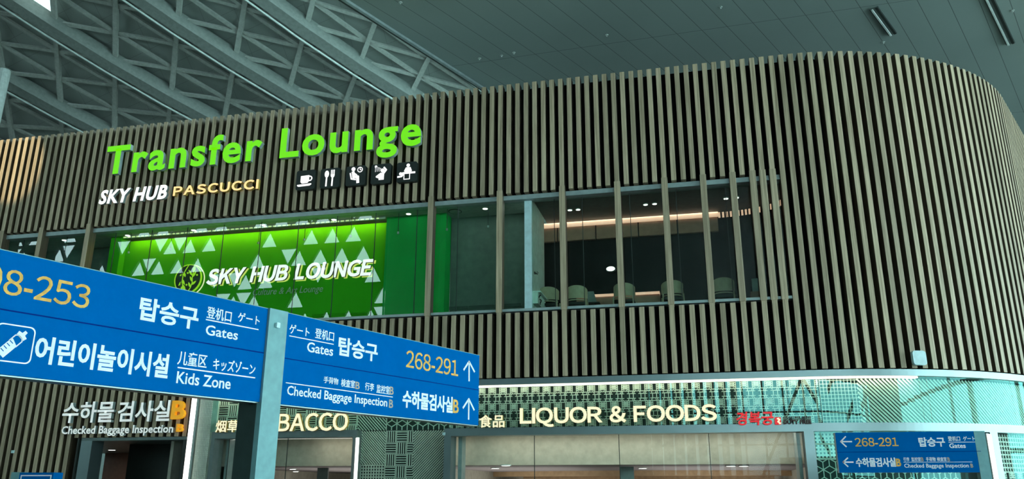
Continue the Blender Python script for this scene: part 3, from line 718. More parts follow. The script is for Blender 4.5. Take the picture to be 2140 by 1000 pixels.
class Pat:
    """laser cut pattern bars, laid along the facade between two arc lengths"""
    def __init__(s, off=-.36): s.mb = MB(); s.off = off
    def line(s, a, b, c, d, w=.018):
        p, _ = path((a+c)/2, 0); n = 1 if max(a, c) <= SCO else max(1, int(abs(c-a)/.5))
        for i in range(n):
            q = (a+(c-a)*i/n, b+(d-b)*i/n, a+(c-a)*(i+1)/n, b+(d-b)*(i+1)/n)
            L = math.hypot(q[2]-q[0], q[3]-q[1]) or 1e-6; nx, ny = -(q[3]-q[1])/L*w/2, (q[2]-q[0])/L*w/2
            vs = []
            for o in (s.off, s.off-.02):
                for x, y in ((q[0]-nx, q[1]-ny), (q[2]-nx, q[3]-ny), (q[2]+nx, q[3]+ny), (q[0]+nx, q[1]+ny)):
                    pp, _ = path(x, o); vs.append((pp.x, pp.y, y))
            s.mb.add(vs, [(0, 1, 2, 3), (0, 4, 5, 1), (2, 6, 7, 3)])
    def clip(s, a, b, c, d, R, w=.018):                   # line clipped to rectangle R
        t0, t1 = 0.0, 1.0
        for p, q in ((-(c-a), a-R[0]), (c-a, R[1]-a), (-(d-b), b-R[2]), (d-b, R[3]-b)):
            if abs(p) < 1e-9:
                if q < 0: return
            else:
                r = q/p
                if p < 0: t0 = max(t0, r)
                else: t1 = min(t1, r)
        if t0 < t1: s.line(a+(c-a)*t0, b+(d-b)*t0, a+(c-a)*t1, b+(d-b)*t1, w)
    def hatch(s, R, sp=.075, slope=-1, w=.026):
        h = R[3]-R[2]; x = R[0]-h
        while x < R[1]+h:
            s.clip(x, R[3] if slope < 0 else R[2], x+h, R[2] if slope < 0 else R[3], R, w); x += sp
    def grid(s, R, sp=.10, w=.034):
        x = R[0]
        while x <= R[1]: s.line(x, R[2], x, R[3], w); x += sp
        z = R[2]
        while z <= R[3]: s.line(R[0], z, R[1], z, w); z += sp
    def weave(s, R, c=.30, n=5, w=.022):
        i = 0; z = R[3]
        while z-c > R[2]-c*.99:
            x = R[0]; j = 0
            while x < R[1]-.01:
                q = (x, min(x+c, R[1]), max(z-c, R[2]), z)
                for k in range(n):
                    t = (k+.5)/n*c
                    if (i+j) % 2: s.clip(q[0], z-t, q[1], z-t, q, w)
                    else: s.clip(q[0]+t, q[2], q[0]+t, q[3], q, w)
                s.clip(q[0], q[2], q[0], q[3], R, .012); s.clip(q[0], q[3], q[1], q[3], R, .012)
                x += c; j += 1
            z -= c; i += 1
    def cubes(s, R, a=.17, w=.020):
        h = a*.866; r = 0; z = R[2]-a
        while z < R[3]+a*2:
            x = R[0]-h*2+(r % 2)*h
            while x < R[1]+h*2:
                for dx, dz in ((0, -a), (h, a/2), (-h, a/2)): s.clip(x, z, x+dx, z+dz, R, w)
                s.clip(x, z+a, x+h, z+a/2, R, w); s.clip(x, z+a, x-h, z+a/2, R, w); s.clip(x+h, z+a/2, x+h, z-a/2, R, w)
                x += 2*h
            z += 1.5*a; r += 1
    def trad(s, R, c=.29, w=.016):
        """crossed double bars with rings and small square grids"""
        z = R[3]; r = 0
        while z > R[2]-c:
            x = R[0]
            while x < R[1]:
                if r % 2 == 0:
                    for t in (.18, .32, .68, .82): s.clip(x+t*c, z-c*.5, x+t*c, z, R, w)
                    for t in (.08, .24, .40): s.clip(x, z-t*c, x+.34*c, z-t*c, R, w); s.clip(x+.66*c, z-t*c, x+c, z-t*c, R, w)
                    for t in (.02, .10, .90, .98): s.clip(x+t*c, z-c*.45, x+t*c, z, R, w)
                else:
                    zc = z-c*.5; P = [(x+c*.5*sg+c*.5+(-1 if sg > 0 else 1)*0, 0) for sg in (1,)]
                    for m in (-1, 1):
                        pts = [(x+c/2+m*(.5*c-.34*c*math.cos(a)), zc+.5*c*math.sin(a)) for a in np.linspace(-1.3, 1.3, 6)]
                        for (a0, b0), (a1, b1) in zip(pts, pts[1:]): s.clip(a0, b0, a1, b1, R, w)
                    for t in (.30, .70): s.clip(x+.12*c, z-t*c, x+.88*c, z-t*c, R, w)
                    for t in (.08, .92): s.clip(x, z-t*c, x+c, z-t*c, R, w)
                    for t in (.30, .70): s.clip(x+t*c*.8, z-.3*c, x+t*c, z, R, w*.9); s.clip(x+t*c*.8, z-.7*c, x+t*c, z-c, R, w*.9)
                x += c
            z -= c*(.5 if r % 2 == 0 else 1.0); r += 1
F7 = face_at(D+.30)
fx = lambda px, py=870: F7.uv(px, py)[0]
fz = lambda px, py: F7.uv(px, py)[1]
a745, a800, a860, a930 = fx(747), fx(803, 950), fx(861, 950), fx(926, 950)
a1000, a1712 = fx(936), fx(1712)
SB1 = SCO+RAD*1.1+5
p = Pat(); p.weave((sL+.05, a745, ZL, ZF0-.03)); p.hatch((a745, fx(806, 880), ZL, ZF0-.03), .085); p.cubes((fx(806, 880), a1000, ZL, ZF0-.03)); 
tob_pat = p.mb.build('lattice_panel', 'screen', label='dark lattice frieze of basket weave bars behind the TOBACCO lettering', cat='lattice screen', group='lattice screens of the shops')
p = Pat(); p.trad((a1000+.02, a1712+.07, ZL, ZF0-.03)); p.mb.build('lattice_panel', 'screen', label='lattice frieze of rings and crosses behind the LIQUOR & FOODS lettering', cat='lattice screen', group='lattice screens of the shops')
s1780 = a1712+1.0
p = Pat(); p.grid((a1712+.1, s1780, ZL, ZF0-.03), .085, .014); p.hatch((s1780, SB1, ZL, ZF0-.03), .105, -1, .045)
p.mb.build('lattice_panel', 'screen', label='curved frieze of slanting bars on the round corner, right of the red logo', cat='lattice screen', group='lattice screens of the shops')
p = Pat(); R0 = (a745+.05, a800, 0.2, ZL-.02)
p.hatch((R0[0]+.02, a800, 0.62+EYE, ZL-.02), .07); p.grid((R0[0]+.02, a800, 0.2, 0.62+EYE), .075, .03)
p.weave((a800, a860, 0.2, ZL-.02)); p.hatch((a860, a930, 0.2, ZL-.02), .07, 1)
p.mb.build('lattice_panel', 'screen', label='tall lattice screen between the TOBACCO door and the liquor shop', cat='lattice screen', group='lattice screens of the shops')
s1 = fx(1706, 960); s2 = fx(1752, 960)
p = Pat(); p.grid((s1, s2+.9, .70+EYE, ZL-.2), .085, .042); p.cubes((s1, s2+3.0, 0.2, .70+EYE)); p.grid((s2+.9, s2+3.0, .70+EYE, ZL-.2), .085, .03)
p.mb.build('lattice_panel', 'screen', label='lattice screen of squares and cubes behind the right blue gate sign', cat='lattice screen', group='lattice screens of the shops')
sp1, _ = arc_s(2095, 950, -.3)
p = Pat(); p.grid((sp1, SB1, .42+EYE, ZL-.2), .10, .03); p.trad((sp1, SB1, .1, .42+EYE), .32)
p.mb.build('lattice_panel', 'screen', label='lattice screen behind glass at the far right of the corner', cat='lattice screen', group='lattice screens of the shops')
# dark backing behind the lattice, leaving the openings free
oT0, oT1 = FP.uv(436, 950)[0], FP.uv(742, 950)[0]; oL0, oL1 = FP.uv(926, 950)[0], FP.uv(1706, 950)[0]
bk = MB(); bk.sweep(sL-.3, SB1, ZL-.05, ZF0, -.55, -.48); bk.sweep(oT1-.1, oL0+.1, 0, ZL, -.55, -.48); bk.sweep(oL1-.1, SB1, 0, ZL, -.55, -.48)
bk.build('wall_shop_front', 'sback', kind='structure')
# headers and frames
hd = MB(); hd.sweep(oT0, oT1, ZH+.005, ZL, -.50, -.04).sweep(oT0, oT0+.11, 0, ZH+.005, -.50, -.04).sweep(oT1-.11, oT1, 0, ZH+.005, -.50, -.04)
hd.build('door_frame_1', 'steel', kind='structure')
hd = MB(); hd.sweep(oL0, oL1+.0, ZH, ZL, -.50, -.04).sweep(oL0, oL0+.19, 0, ZH, -.50, -.04).sweep(oL1-.22, oL1, 0, ZH, -.50, -.04)
hd.build('door_frame_2', 'fascia', kind='structure')
hd = MB(); hd.sweep(oL1, SB1, ZL-.19, ZL, -.46, -.04); sp0, _ = arc_s(2082, 950, -.05); hd.sweep(sp0-.1, sp0+.14, 0, ZL-.19, -.46, -.04)
hd.build('trim_4', 'fascia', kind='structure')
# frieze glass
xs = [fx(u) for u in (1000, 1062, 1210, 1363, 1520, 1648)]+[SCO+.1]
sg = [sL, fx(470), fx(620), a745, fx(900)]+xs
q = SCO+.1
while q < SB1: q += 1.28; sg.append(q)
for n, (a, b) in enumerate(zip(sg, sg[1:])):
    MB().sweep(a+.006, b-.006, ZL, ZF0-.01, -.085, -.075).build('window_%d' % (40+n), 'fglass', kind='structure')
q = s1
for n, (a, b) in enumerate(((s1, s2+3.0), (sp1, SB1), (oT1+.02, oL0-.02))):
    MB().sweep(a, b, 0.1, ZL-.19 if n < 2 else ZL, -.085, -.075).build('window_%d' % (60+n), 'fglass' if n < 2 else 'sglass', kind='structure')
# upright strip lights beside the openings
def upright(px0, py0, py1, label, w=.09, off=.02, arcpos=False):
    if arcpos: s, _ = arc_s(px0, 950, -.05)
    else: s = FP.uv(px0, 950)[0]
    z0, z1 = 0.1, py1
    e = empty('upright_light', tuple(path(s, off)[0])[:2]+(0.1,), label=label, cat='light', group='upright lights beside the shop fronts')
    MB().sweep(s-w/2-.02, s+w/2-.01, z0, z1, -.10, off-.06).build('light_housing', 'alu', e)
    MB().sweep(s-w/2, s+w/2, z0+.02, z1-.02, off-.06, off).build('led_strip', 'led', e)
upright(397, 830, ZF0-.05, 'bright upright strip light between the baggage doorway and the tobacco shop', .12, .12)
upright(745, 905, ZH, 'slim upright strip light at the right jamb of the tobacco shop', .07)
upright(2071, 905, ZL-.22, 'slim upright strip light right of the blue gate sign on the corner', .07, arcpos=True)
# perforated glowing panel next to the tall strip light
u0_, u1_ = FP.uv(400, 950)[0], FP.uv(433, 950)[0]
pp = Pat(-.02); pp.grid((u0_+.10, u1_, 0.1, ZF0-.05), .05, .022); pp.mb.build('perforated_panel', 'screen', label='perforated metal panel glowing beside the tall upright strip light', cat='panel')
MB().box(u0_-.02, u1_+.1, D+.12, D+.17, 0, ZF0).build('wall_perforated_back', 'screen', kind='structure')
# shop rooms
SR0, SR1 = oT0-1.5, oL1+.25
ZB = .62+EYE
zb_y = 21.9
rm = MB(); rm.box(SR0, SR1, D+.50, zb_y, ZH+.1, ZH+.2); rm.build('ceiling_shop_entry', 'beige', kind='structure')
MB().box(SR0, SR1, zb_y, zb_y+.15, ZB, ZH+.1).build('wall_shop_bulkhead', 'beige', kind='structure')
MB().box(SR0, SR1, zb_y+.15, 62, ZB, ZB+.1).build('ceiling_shop', 'mauve', kind='structure')
wb = MB(); wb.box(SR0-.1, SR0, D+.55, 62, 0, ZH+.2); wb.box(SR1, SR1+.1, D+.55, 62, 0, ZH+.2); wb.box(SR0, SR1, 62, 62.2, 0, ZH); wb.box(oT1+1.0, oT1+1.15, D+.6, 40, 0, ZH+.1)
wb.build('wall_shop', 'beige', kind='structure')
def strip(px0, px1, py, Y, label):
    F = face_at(Y); a, b = F.uv(px0, py), F.uv(px1, py-(px1-px0)*.006)
    e = empty('strip_light', ((a[0]+b[0])/2, Y, ZH+.03), label=label, cat='light')
    MB().box(a[0], b[0], Y-.03, Y+.05, ZH+.05, ZH+.098).build('light_housing', 'alu', e)
    MB().box(a[0], b[0], Y-.025, Y+.04, ZH+.02, ZH+.05).build('led_strip', 'led', e)
    return e
strip(482, 734, 920, 21.2, 'white strip light inside the tobacco shop, above the entrance')
strip(1045, 1682, 915, 21.2, 'long white strip light inside the liquor shop entrance')
for xx in (-8.5, -3.5, 1): area('shop_area_light', (xx, 21.35, ZH+.02), 4.5, .1, (1, .90, .76), 19, (math.radians(20), 0, 0))
for xx in (-11.5, -6, 0): area('shop_area_light', (xx, 27, 1.2), 4, 6, (1, .9, .84), 80, (math.radians(180), 0, 0)); area('shop_area_light', (xx, 42, 1.0), 4.5, 14, (1, .86, .76), 150, (math.radians(180), 0, 0))  # unseen upward lamps added to brighten the shop ceiling
# shop window panes and joints
gs = [oT0+.1]+[FP.uv(x, 950)[0] for x in (464, 588)]+[oT1-.1]; gl = [oL0+.17]+[FP.uv(x, 950)[0] for x in (1112, 1292, 1484)]+[oL1-.2]
n = 80
for g in (gs, gl):
    for a, b in zip(g, g[1:]):
        w = MB().box(a+.004, b-.004, D+.30, D+.312, 0.02, ZH).build('window_%d' % n, 'sglass', kind='structure'); n += 1
        MB().box(b-.010, b+.006, D+.295, D+.317, 0.02, ZH).build('window_joint', 'joint', w)
# door jamb metal inside the tobacco opening and the liquor opening
jm = MB(); jm.box(oT0+.14, oT0+.22, D+.6, D+.9, 0, ZH+.05); jm.box(oL0+.22, oL0+.32, D+.6, D+.95, 0, ZH+.05); jm.box(oL1-.34, oL1-.26, D+.6, 21.8, 0, ZH+.05); jm.build('trim_5', 'alu', kind='structure')
# timber edged oval cove in the liquor shop ceiling
c0 = onz(1420, 992, ZB); cvo = empty('oval_cove', (c0.x, c0.y, ZB-.1), label='long timber edged oval ceiling cove inside the liquor shop', cat='ceiling cove')
mb = MB(); seg = 48; ya, yb = 36.0, 45.0; xc, xr = -1.5, 8.0
vs = []
for k in range(seg):
    a = 2*math.pi*k/seg
    for rr, z in ((1.0, ZB-.0), (1.0, ZB-.17), (.93, ZB-.17), (.93, ZB-.0)): vs.append((xc+xr*rr*math.cos(a), 33.5+4.8*rr*math.sin(a), z))
mb.add(vs, [(4*k+j, 4*((k+1) % seg)+j, 4*((k+1) % seg)+(j+1) % 4, 4*k+(j+1) % 4) for k in range(seg) for j in range(4)]); mb.build('cove_rim', 'cove', cvo)
for n, (x, y) in enumerate([(1057, 970), (1035, 976), (1343, 976), (1436, 984), (1534, 987), (1527, 971), (1554, 971), (1620, 986)]):
    downlight(x, y, ZB, ['first ceiling lamp behind the liquor shop glass, at far left', 'second ceiling lamp from the left in the liquor shop, lower one', 'liquor shop ceiling lamp right of the hanging grey screen', 'liquor shop ceiling lamp in front of the oval cove', 'liquor shop ceiling lamp at the right end of the oval cove', 'left lamp of the close pair above the right end of the cove', 'right lamp of the close pair above the right end of the cove', 'rightmost ceiling lamp in the liquor shop'][n], 'liquor shop ceiling lamps', .14)
for n, (x, y) in enumerate([(612, 978), (618, 983), (634, 986)]):
    downlight(x, y, ZB, ['upper', 'middle', 'lower'][n]+' of three ceiling lamps in a line in the tobacco shop', 'tobacco shop ceiling lamps', .12)
for (x0, x1, y0, y1), t in (((1297, 1324, 968, 999), 'grey hanging screen in the liquor shop, seen edge down from the ceiling'), ((662, 686, 974, 1000), 'small grey hanging screen in the tobacco shop')):
    F = face_at(24.0); a, b = F.uv(x0, y1), F.uv(x1, y0)
    e = empty('hanging_screen', ((a[0]+b[0])/2, 24.0, a[1]), label=t, cat='screen')
    MB().fbox(F, a[0], b[0], a[1]-.15, b[1]-.02, -.06, .0).build('screen_panel', 'alu', e); MB().fbox(F, a[0], b[0], b[1]-.04, ZB, -.04, .01).build('screen_mount', 'blk', e)

# ------------------------------------------------------------------ baggage inspection doorway, lower left
ZD = 1.39+EYE
dx0, dx1 = FP.uv(157, 960)[0], FP.uv(386, 960)[0]
dj = MB(); dj.box(dx0, dx0+.05, D-.02, D+.3, 0, ZD-.02); dj.build('trim_6', 'blk', kind='structure')
jx0, jx1 = FP.uv(163, 960)[0], FP.uv(186, 960)[0]
MB().box(jx0, jx1, D+.02, D+.5, 0, ZD-.09).build('door_frame_3', 'fascia', kind='structure')
FA = face_at(D+1.6)
al = MB(); al.box(jx0-5.5, jx0, D+.6, D+9, ZD-.09, ZD-.01); al.box(jx0, dx1, D+.02, D+9, ZD-.09, ZD-.01); al.build('ceiling_doorway', 'steel', kind='structure')
lx1 = face_at(D+1.9).uv(267, 960)[0]
MB().box(lx1, dx1+.2, D+1.9, D+2.0, 0, ZD-.09).build('wall_doorway_back', 'blk', kind='structure')
MB().box(dx1-.13, dx1+.05, D+.02, D+2.0, 0, ZD-.09).build('wall_doorway_right', 'blk', kind='structure')
MB().box(dx1+.05, u0_-.1, D-.06, D+.4, 0, ZF0+.2).build('trim_7', 'steel', kind='structure')
br = MB(); br.box(jx1-5.5, lx1+1.2, D+7.4, D+7.5, 0, ZD-.09); br.box(lx1+.55, lx1+.65, D+2.0, D+7.4, 0, ZD-.09); br.build('wall_lobby', 'brown', kind='structure')
dd = empty('lobby_door', (lx1-3.4, D+7.38, 0), label='brown lobby door behind the baggage inspection doorway', cat='door')
MB().box(lx1-4.0, lx1-2.7, D+7.34, D+7.395, 0, 2.7).build('door_leaf', 'brown', dd); MB().box(lx1-2.85, lx1-2.82, D+7.28, D+7.339, .9, 1.3).build('handle', 'alu', dd)
p = onz(234, 938, ZD-.09); e = empty('downlight', (p.x, p.y, ZD-.12), label='bright round ceiling lamp inside the baggage inspection doorway', cat='ceiling lamp')
MB().disc((p.x, p.y, ZD-.118), .15, .028, 24).build('trim_ring', 'alu', e); MB().disc((p.x, p.y, ZD-.124), .11, .008, 24).build('lamp_face', 'lamp', e)
area('doorway_lamp', (p.x, p.y, ZD-.15), .2, .2, (1, .8, .66), 60, (0, 0, 0), e)
b = FP.uv(28, 943); e = MB(); e.fbox(FP, b[0]-.04, b[0]+.04, b[1]-.04, b[1]+.04, 0, .04)
e.build('wall_sensor', 'dev', label='tiny pale square sensor on the slats at lower left', cat='sensor')
b = FP.uv(929, 906); MB().fbox(FP, b[0]-.035, b[0]+.035, b[1]-.035, b[1]+.035, .04, .08).build('wall_sensor', 'dev', label='tiny pale square sensor at the left jamb of the liquor shop', cat='sensor')
# pale square antenna on the round corner
sa, za = arc_s(1919, 748, .08); FA_ = frameS(sa, .0)
e = empty('antenna_box', FA_.pt(0, za), label='pale blue rounded square antenna box on the slats of the round corner', cat='antenna')
mb = MB(); mb.prism(FA_, rrect(-.165, .165, za-.17, za+.17, .07), .07, .16); mb.build('antenna_cover', 'dev', e); MB().fbox(FA_, -.06, .06, za-.08, za+.08, .012, .07).build('bracket', 'blk', e)

# ------------------------------------------------------------------ lettering on the facade
FT = face_at(D-.10)
letter_sign(FT, 'letter_sign', ('lgreen', 'lside'), [(('Transfer Lounge', (230, 310), (879, 285), (240, 362.5), (236, 309)), dict(bold=.04, n0=-.07, n1=.06, sp=1.16, res=4), None)],
            'big bright green Transfer Lounge lettering on the brown slats')
letter_sign(FT, 'letter_sign', ('lwhite', 'alu'), [(('SKY HUB', (211, 410), (349, 400), (214, 425.5), (221, 399)), dict(bold=.055, n0=-.07, n1=.03, shear=.16, sp=1.1), None)],
            'white glowing slanted SKY HUB lettering on the brown slats')
letter_sign(FT, 'letter_sign', ('lgold', 'goldside'), [(('PASCUCCI', (363.5, 405), (540, 387), (365, 409), (366, 391)), dict(bold=.05, n0=-.07, n1=.03, set_gap=.18), None)],
            'warm golden glowing PASCUCCI lettering right of the white SKY HUB')
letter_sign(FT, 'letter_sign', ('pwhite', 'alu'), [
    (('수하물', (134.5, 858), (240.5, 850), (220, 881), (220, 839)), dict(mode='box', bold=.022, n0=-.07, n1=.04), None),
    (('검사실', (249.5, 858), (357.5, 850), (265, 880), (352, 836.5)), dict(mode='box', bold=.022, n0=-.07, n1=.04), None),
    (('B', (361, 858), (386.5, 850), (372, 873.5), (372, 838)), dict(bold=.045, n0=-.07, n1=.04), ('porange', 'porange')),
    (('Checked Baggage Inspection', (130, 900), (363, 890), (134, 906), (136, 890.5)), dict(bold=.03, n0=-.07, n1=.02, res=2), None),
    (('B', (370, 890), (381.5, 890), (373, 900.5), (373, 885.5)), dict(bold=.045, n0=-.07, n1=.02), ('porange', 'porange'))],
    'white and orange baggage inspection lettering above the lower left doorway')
FS = face_at(D-.02)
letter_sign(FS, 'letter_sign', ('lcream', 'goldside'), [(('TOBACCO', (522, 890), (727, 890), (600, 900), (588, 864.5)), dict(bold=.028, n0=-.05, n1=.04, set_gap=.07), None),
    (('烟草', (453, 890), (499.5, 885), (462, 902.3), (470, 878)), dict(mode='box', bold=.02, n0=-.05, n1=.04), None)], 'cream lit TOBACCO lettering partly hidden by the sign post')
letter_sign(FS, 'letter_sign', ('lcream', 'goldside'), [(('LIQUOR & FOODS', (1088, 870), (1497, 870), (1104, 891), (1090, 853)), dict(bold=.03, n0=-.05, n1=.04, set_gap=.07, word=.3, res=4), None),
    (('食品', (1002.5, 880), (1054.5, 880), (1026, 892.3), (1041, 866.5)), dict(mode='box', bold=.02, n0=-.05, n1=.04), None)], 'cream lit LIQUOR & FOODS lettering over the wide shop opening')
e = letter_sign(FS, 'letter_sign', ('red', 'red'), [(('경복궁', (1540, 880), (1617, 880), (1574, 887), (1604, 859.5)), dict(mode='box', bold=.018, n0=-.05, n1=.04, shear=.1), None),
    (('KYUNG BOK KUNG', (1637, 872), (1695, 872), (1640, 873.6), (1640, 869.6)), dict(bold=.02, n0=-.05, n1=.0, res=2), ('maroon', 'maroon')),
    (('DUTY FREE', (1638, 880), (1695.5, 880), (1640, 885.2), (1640, 877.4)), dict(bold=.05, n0=-.05, n1=.01, res=2), ('maroon', 'maroon'))],
    'red brush lettering logo with small dark DUTY FREE text, right of FOODS')
a, b = FS.uv(1620, 886.5), FS.uv(1631.5, 871); MB().prism(FS, rrect(a[0], b[0], a[1], b[1], .02), -.05, .03).build('seal', 'red', e)
mb = MB(); cu, cv_ = (a[0]+b[0])/2+.015, (a[1]+b[1])/2
mb.stroke(FS, [(cu-.03, cv_+.05), (cu+.03, cv_+.03), (cu-.02, cv_-.02), (cu+.04, cv_-.06)], .03, .03, .034).stroke(FS, [(cu, cv_+.07), (cu+.01, cv_-.07)], .022, .03, .035).build('seal_mark', 'lcream', e)
a, b = FS.uv(1637, 875.6), FS.uv(1695, 875.2); MB().stroke(FS, [(a[0], a[1]), (b[0], a[1])], .012, -.02, 0).build('rule', 'maroon', e)
# thin rail carrying the two words on the slats
# ------------------------------------------------------------------ pictogram boxes
FI = face_at(D-.09)
def picto(px, py, label):
    u, v = FI.uv(px, py); h = .305
    e = empty('pictogram_box', FI.pt(u, v-h), label=label, cat='sign', group='pictogram boxes under the green lettering')
    mb = MB(); mb.prism(FI, rrect(u-h, u+h, v-h, v+h, .06), -.08, .05); mb.build('box', 'blk', e)
    return e, u, v
def pic(e, u, v, fn):
    mb = MB(); T = lambda P: [(u+a*.305, v+b*.305) for a, b in P]
    fn(mb, T); mb.build('pictogram', 'lwhite', e)
N0, N1 = .05, .058
def cup(m, T):
    m.prism(FI, T([(-.52, .42), (.36, .46), (.36, -.15), (.22, -.32), (-.38, -.36), (-.52, -.2)]), N0, N1); m.prism(FI, T([(-.85, -.46), (.62, -.40), (.62, -.52), (.45, -.62), (-.7, -.66), (-.85, -.58)]), N0, N1)
    c = T([(.42, .12)])[0]; m.ring(FI, c[0], c[1], .085, .05, N0, N1, 0, 24)
def cutlery(m, T):
    m.prism(FI, T(circ(-.34, .42, .22, 20, .36)), N0, N1); m.stroke(FI, T([(-.34, .1), (-.36, -.8)]), .045, N0, N1)
    for x in (.12, .27, .42): m.stroke(FI, T([(x, .8), (x, .25)]), .024, N0, N1)
    m.prism(FI, T([(.06, .34), (.48, .34), (.44, .12), (.34, .02), (.2, .02), (.1, .12)]), N0, N1); m.stroke(FI, T([(.27, .1), (.25, -.8)]), .045, N0, N1)
def waiting(m, T):
    m.prism(FI, T(circ(-.26, .68, .20)), N0, N1); m.stroke(FI, T([(-.28, .38), (-.18, -.12), (.22, -.14), (.26, -.7)]), .085, N0, N1); m.stroke(FI, T([(-.56, .28), (-.42, -.30), (.02, -.40)]), .04, N0, N1)
    m.stroke(FI, T([(-.22, .3), (.1, .06)]), .04, N0, N1)
    c = T([(.42, .58)])[0]; m.ring(FI, c[0], c[1], .085, .062, N0, N1, 0, 24); m.stroke(FI, T([(.42, .76), (.42, .58), (.54, .56)]), .02, N0, N1)
def shower(m, T):
    m.prism(FI, T([(-.64, .84), (-.5, .9), (-.36, .76), (-.62, .66)]), N0, N1)
    for a in range(5):
        for t in (0, 1, 2, 3): q = (-.56+.13*a+.02*t*a, .62-.12*t+.03*a*(4-a)*.5-.02*a); m.prism(FI, T([(q[0]+dx, q[1]+dy) for dx, dy in ((-.03, -.03), (.03, -.03), (.03, .03), (-.03, .03))]), N0, N1)
    m.prism(FI, T(circ(.16, .32, .19)), N0, N1); m.prism(FI, T([(-.02, .08), (.34, .10), (.32, -.62), (-.2, -.62), (-.16, -.2)]), N0, N1)
    m.stroke(FI, T([(.3, .05), (.52, .35), (.3, .62)]), .05, N0, N1); m.stroke(FI, T([(.0, .02), (-.42, -.28), (-.1, -.42)]), .05, N0, N1)
def massage(m, T):
    m.prism(FI, T(circ(.12, .66, .17)), N0, N1); m.prism(FI, T([(-.10, .46), (.36, .46), (.5, .1), (.4, -.02), (-.16, -.02), (-.28, .1)]), N0, N1)
    m.prism(FI, T(circ(-.6, -.14, .15)), N0, N1); m.stroke(FI, T([(-.88, -.44), (-.5, -.40), (-.28, -.1)]), .05, N0, N1); m.stroke(FI, T([(-.4, -.1), (.8, -.1)]), .055, N0, N1)
    m.stroke(FI, T([(-.26, -.16), (-.26, -.72), (.30, -.72), (.30, -.16)]), .022, N0, N1)
for (x, y), fn, t in zip([(640.4, 376.8), (691, 372.8), (744.7, 368), (797.3, 364), (851.4, 360.3)], (cup, cutlery, waiting, shower, massage), ('coffee cup', 'spoon and fork', 'seated person and clock', 'person under a shower', 'massage')):
    e, u, v = picto(x, y, 'black square box with a white %s pictogram on the slats' % t); pic(e, u, v, fn)
# ------------------------------------------------------------------ lounge sign on the green wall
FGW = face_at(GWY-.10)
letter_sign(FGW, 'letter_sign', ('lwhite', 'logod'), [(('SKY HUB LOUNGE', (434, 585), (779, 555), (436, 594), (450, 563)), dict(bold=.05, n0=-.05, n1=.02, shear=.18, set_gap=.13, word=.36, res=4), None),
    (('SKY HUB LOUNGE', (435.2, 585), (781, 555), (436, 595.2), (450, 564.2)), dict(bold=.055, n0=-.09, n1=-.075, shear=.18, set_gap=.13, word=.36, res=4), ('halo', 'halo'))],
            'white back-lit SKY HUB LOUNGE lettering on the green wall')
FG2 = face_at(GWY-.02)
mb = MB()
for p in letters(FG2, 'Culture & Art Lounge', (529, 608), (675, 602), (534, 616.5), (537, 603), shear=.25, n1=.006): mb.add(p.v, p.f, 0)
mb.build('small_lettering', 'cultext', label='small grey slanted Culture & Art Lounge text on the green wall', cat='sign')
u, v = FGW.uv(392, 582); e = empty('leaf_emblem', FGW.pt(u, v-.5), label='round dark leaf emblem with lime rim left of the lounge lettering', cat='emblem')
RU = .50
MB().prism(FGW, circ(u, v, RU*.93, 40), -.06, -.02).build('disc', 'logod', e)
mb = MB(); mb.ring(FGW, u, v, RU*.94, RU*.89, -.06, .0, 0, 48); mb.build('lime_ring', 'logo', e); MB().ring(FGW, u+.05, v-.03, RU*1.0, RU*.955, -.09, -.065, 0, 48).build('white_ring', 'lcream', e)
mb = MB()
def leaf(x, y, ang, l=.30, w=.06):
    ca, sa_ = math.cos(math.radians(ang)), math.sin(math.radians(ang)); P = []
    for t, q in ((0, 0), (.25, .8), (.5, 1), (.75, .7), (1, 0), (.75, -.7), (.5, -1), (.25, -.8)): P.append((u+RU*(x+ca*l*t-sa_*w*q), v+RU*(y+sa_*l*t+ca*w*q)))
    mb.prism(FGW, P, -.02, .0)
mb.stroke(FGW, [(u+RU*a, v+RU*b) for a, b in ((-.05, .88), (-.22, .6), (-.36, .3), (-.38, -.05), (-.32, -.4), (-.2, -.75))], .02, -.02, -.005)
mb.stroke(FGW, [(u+RU*a, v+RU*b) for a, b in ((.34, .45), (.30, .1), (.34, -.25), (.26, -.55), (.08, -.86))], .02, -.02, -.005)
for a in ((-.33, .35, 205), (-.30, .42, -72), (-.38, .0, -62, .42), (-.38, -.1, 235, .38), (-.30, -.35, -60, .46), (-.28, -.42, 245, .34), (.33, .4, 82, .42, .1), (.30, .18, 128, .5), (.33, .1, 62, .42), (.33, -.2, 118, .4), (.33, -.4, 42, .36), (.24, -.55, 115, .36)): leaf(*a)
for x, y in ((-.05, .38), (-.04, -.38), (.62, .22)): mb.prism(FGW, circ(u+RU*x, v+RU*y, .028, 14), -.02, .0)
mb.build('leaves', 'logo', e)

# ------------------------------------------------------------------ blue wayfinding sign in the foreground
TH = math.radians(21.2); SU, SN = Vector((math.sin(TH), math.cos(TH), 0)), Vector((math.cos(TH), -math.sin(TH), 0))
P0 = onz(560, 843, .9+EYE); FB = Frame(P0, SU, SN)
zt, zb = FB.uv(577, 647)[1], FB.uv(540, 841)[1]; ztb = zt
uR = FB.uv(1001, 800)[0]; uL = FB.uv(0, 700)[0]-1.15
pl0, pl1 = FB.uv(556, 700)[0], FB.uv(595, 700)[0]
sg = empty('wayfinding_sign', FB.pt((pl0+pl1)/2, -P0.z), label='large blue overhead gate sign on a teal post in the foreground', cat='sign')
MB().fbox(FB, pl0, pl1, -P0.z, zt, -.05, .03).build('post', ['teal'], sg)
MB().fbox(FB, pl0+.002, pl1-.002, -P0.z, zt-.01, -.36, -.051).build('post_shade_side', 'post', sg)  # side of the post, its shade put into a darker colour
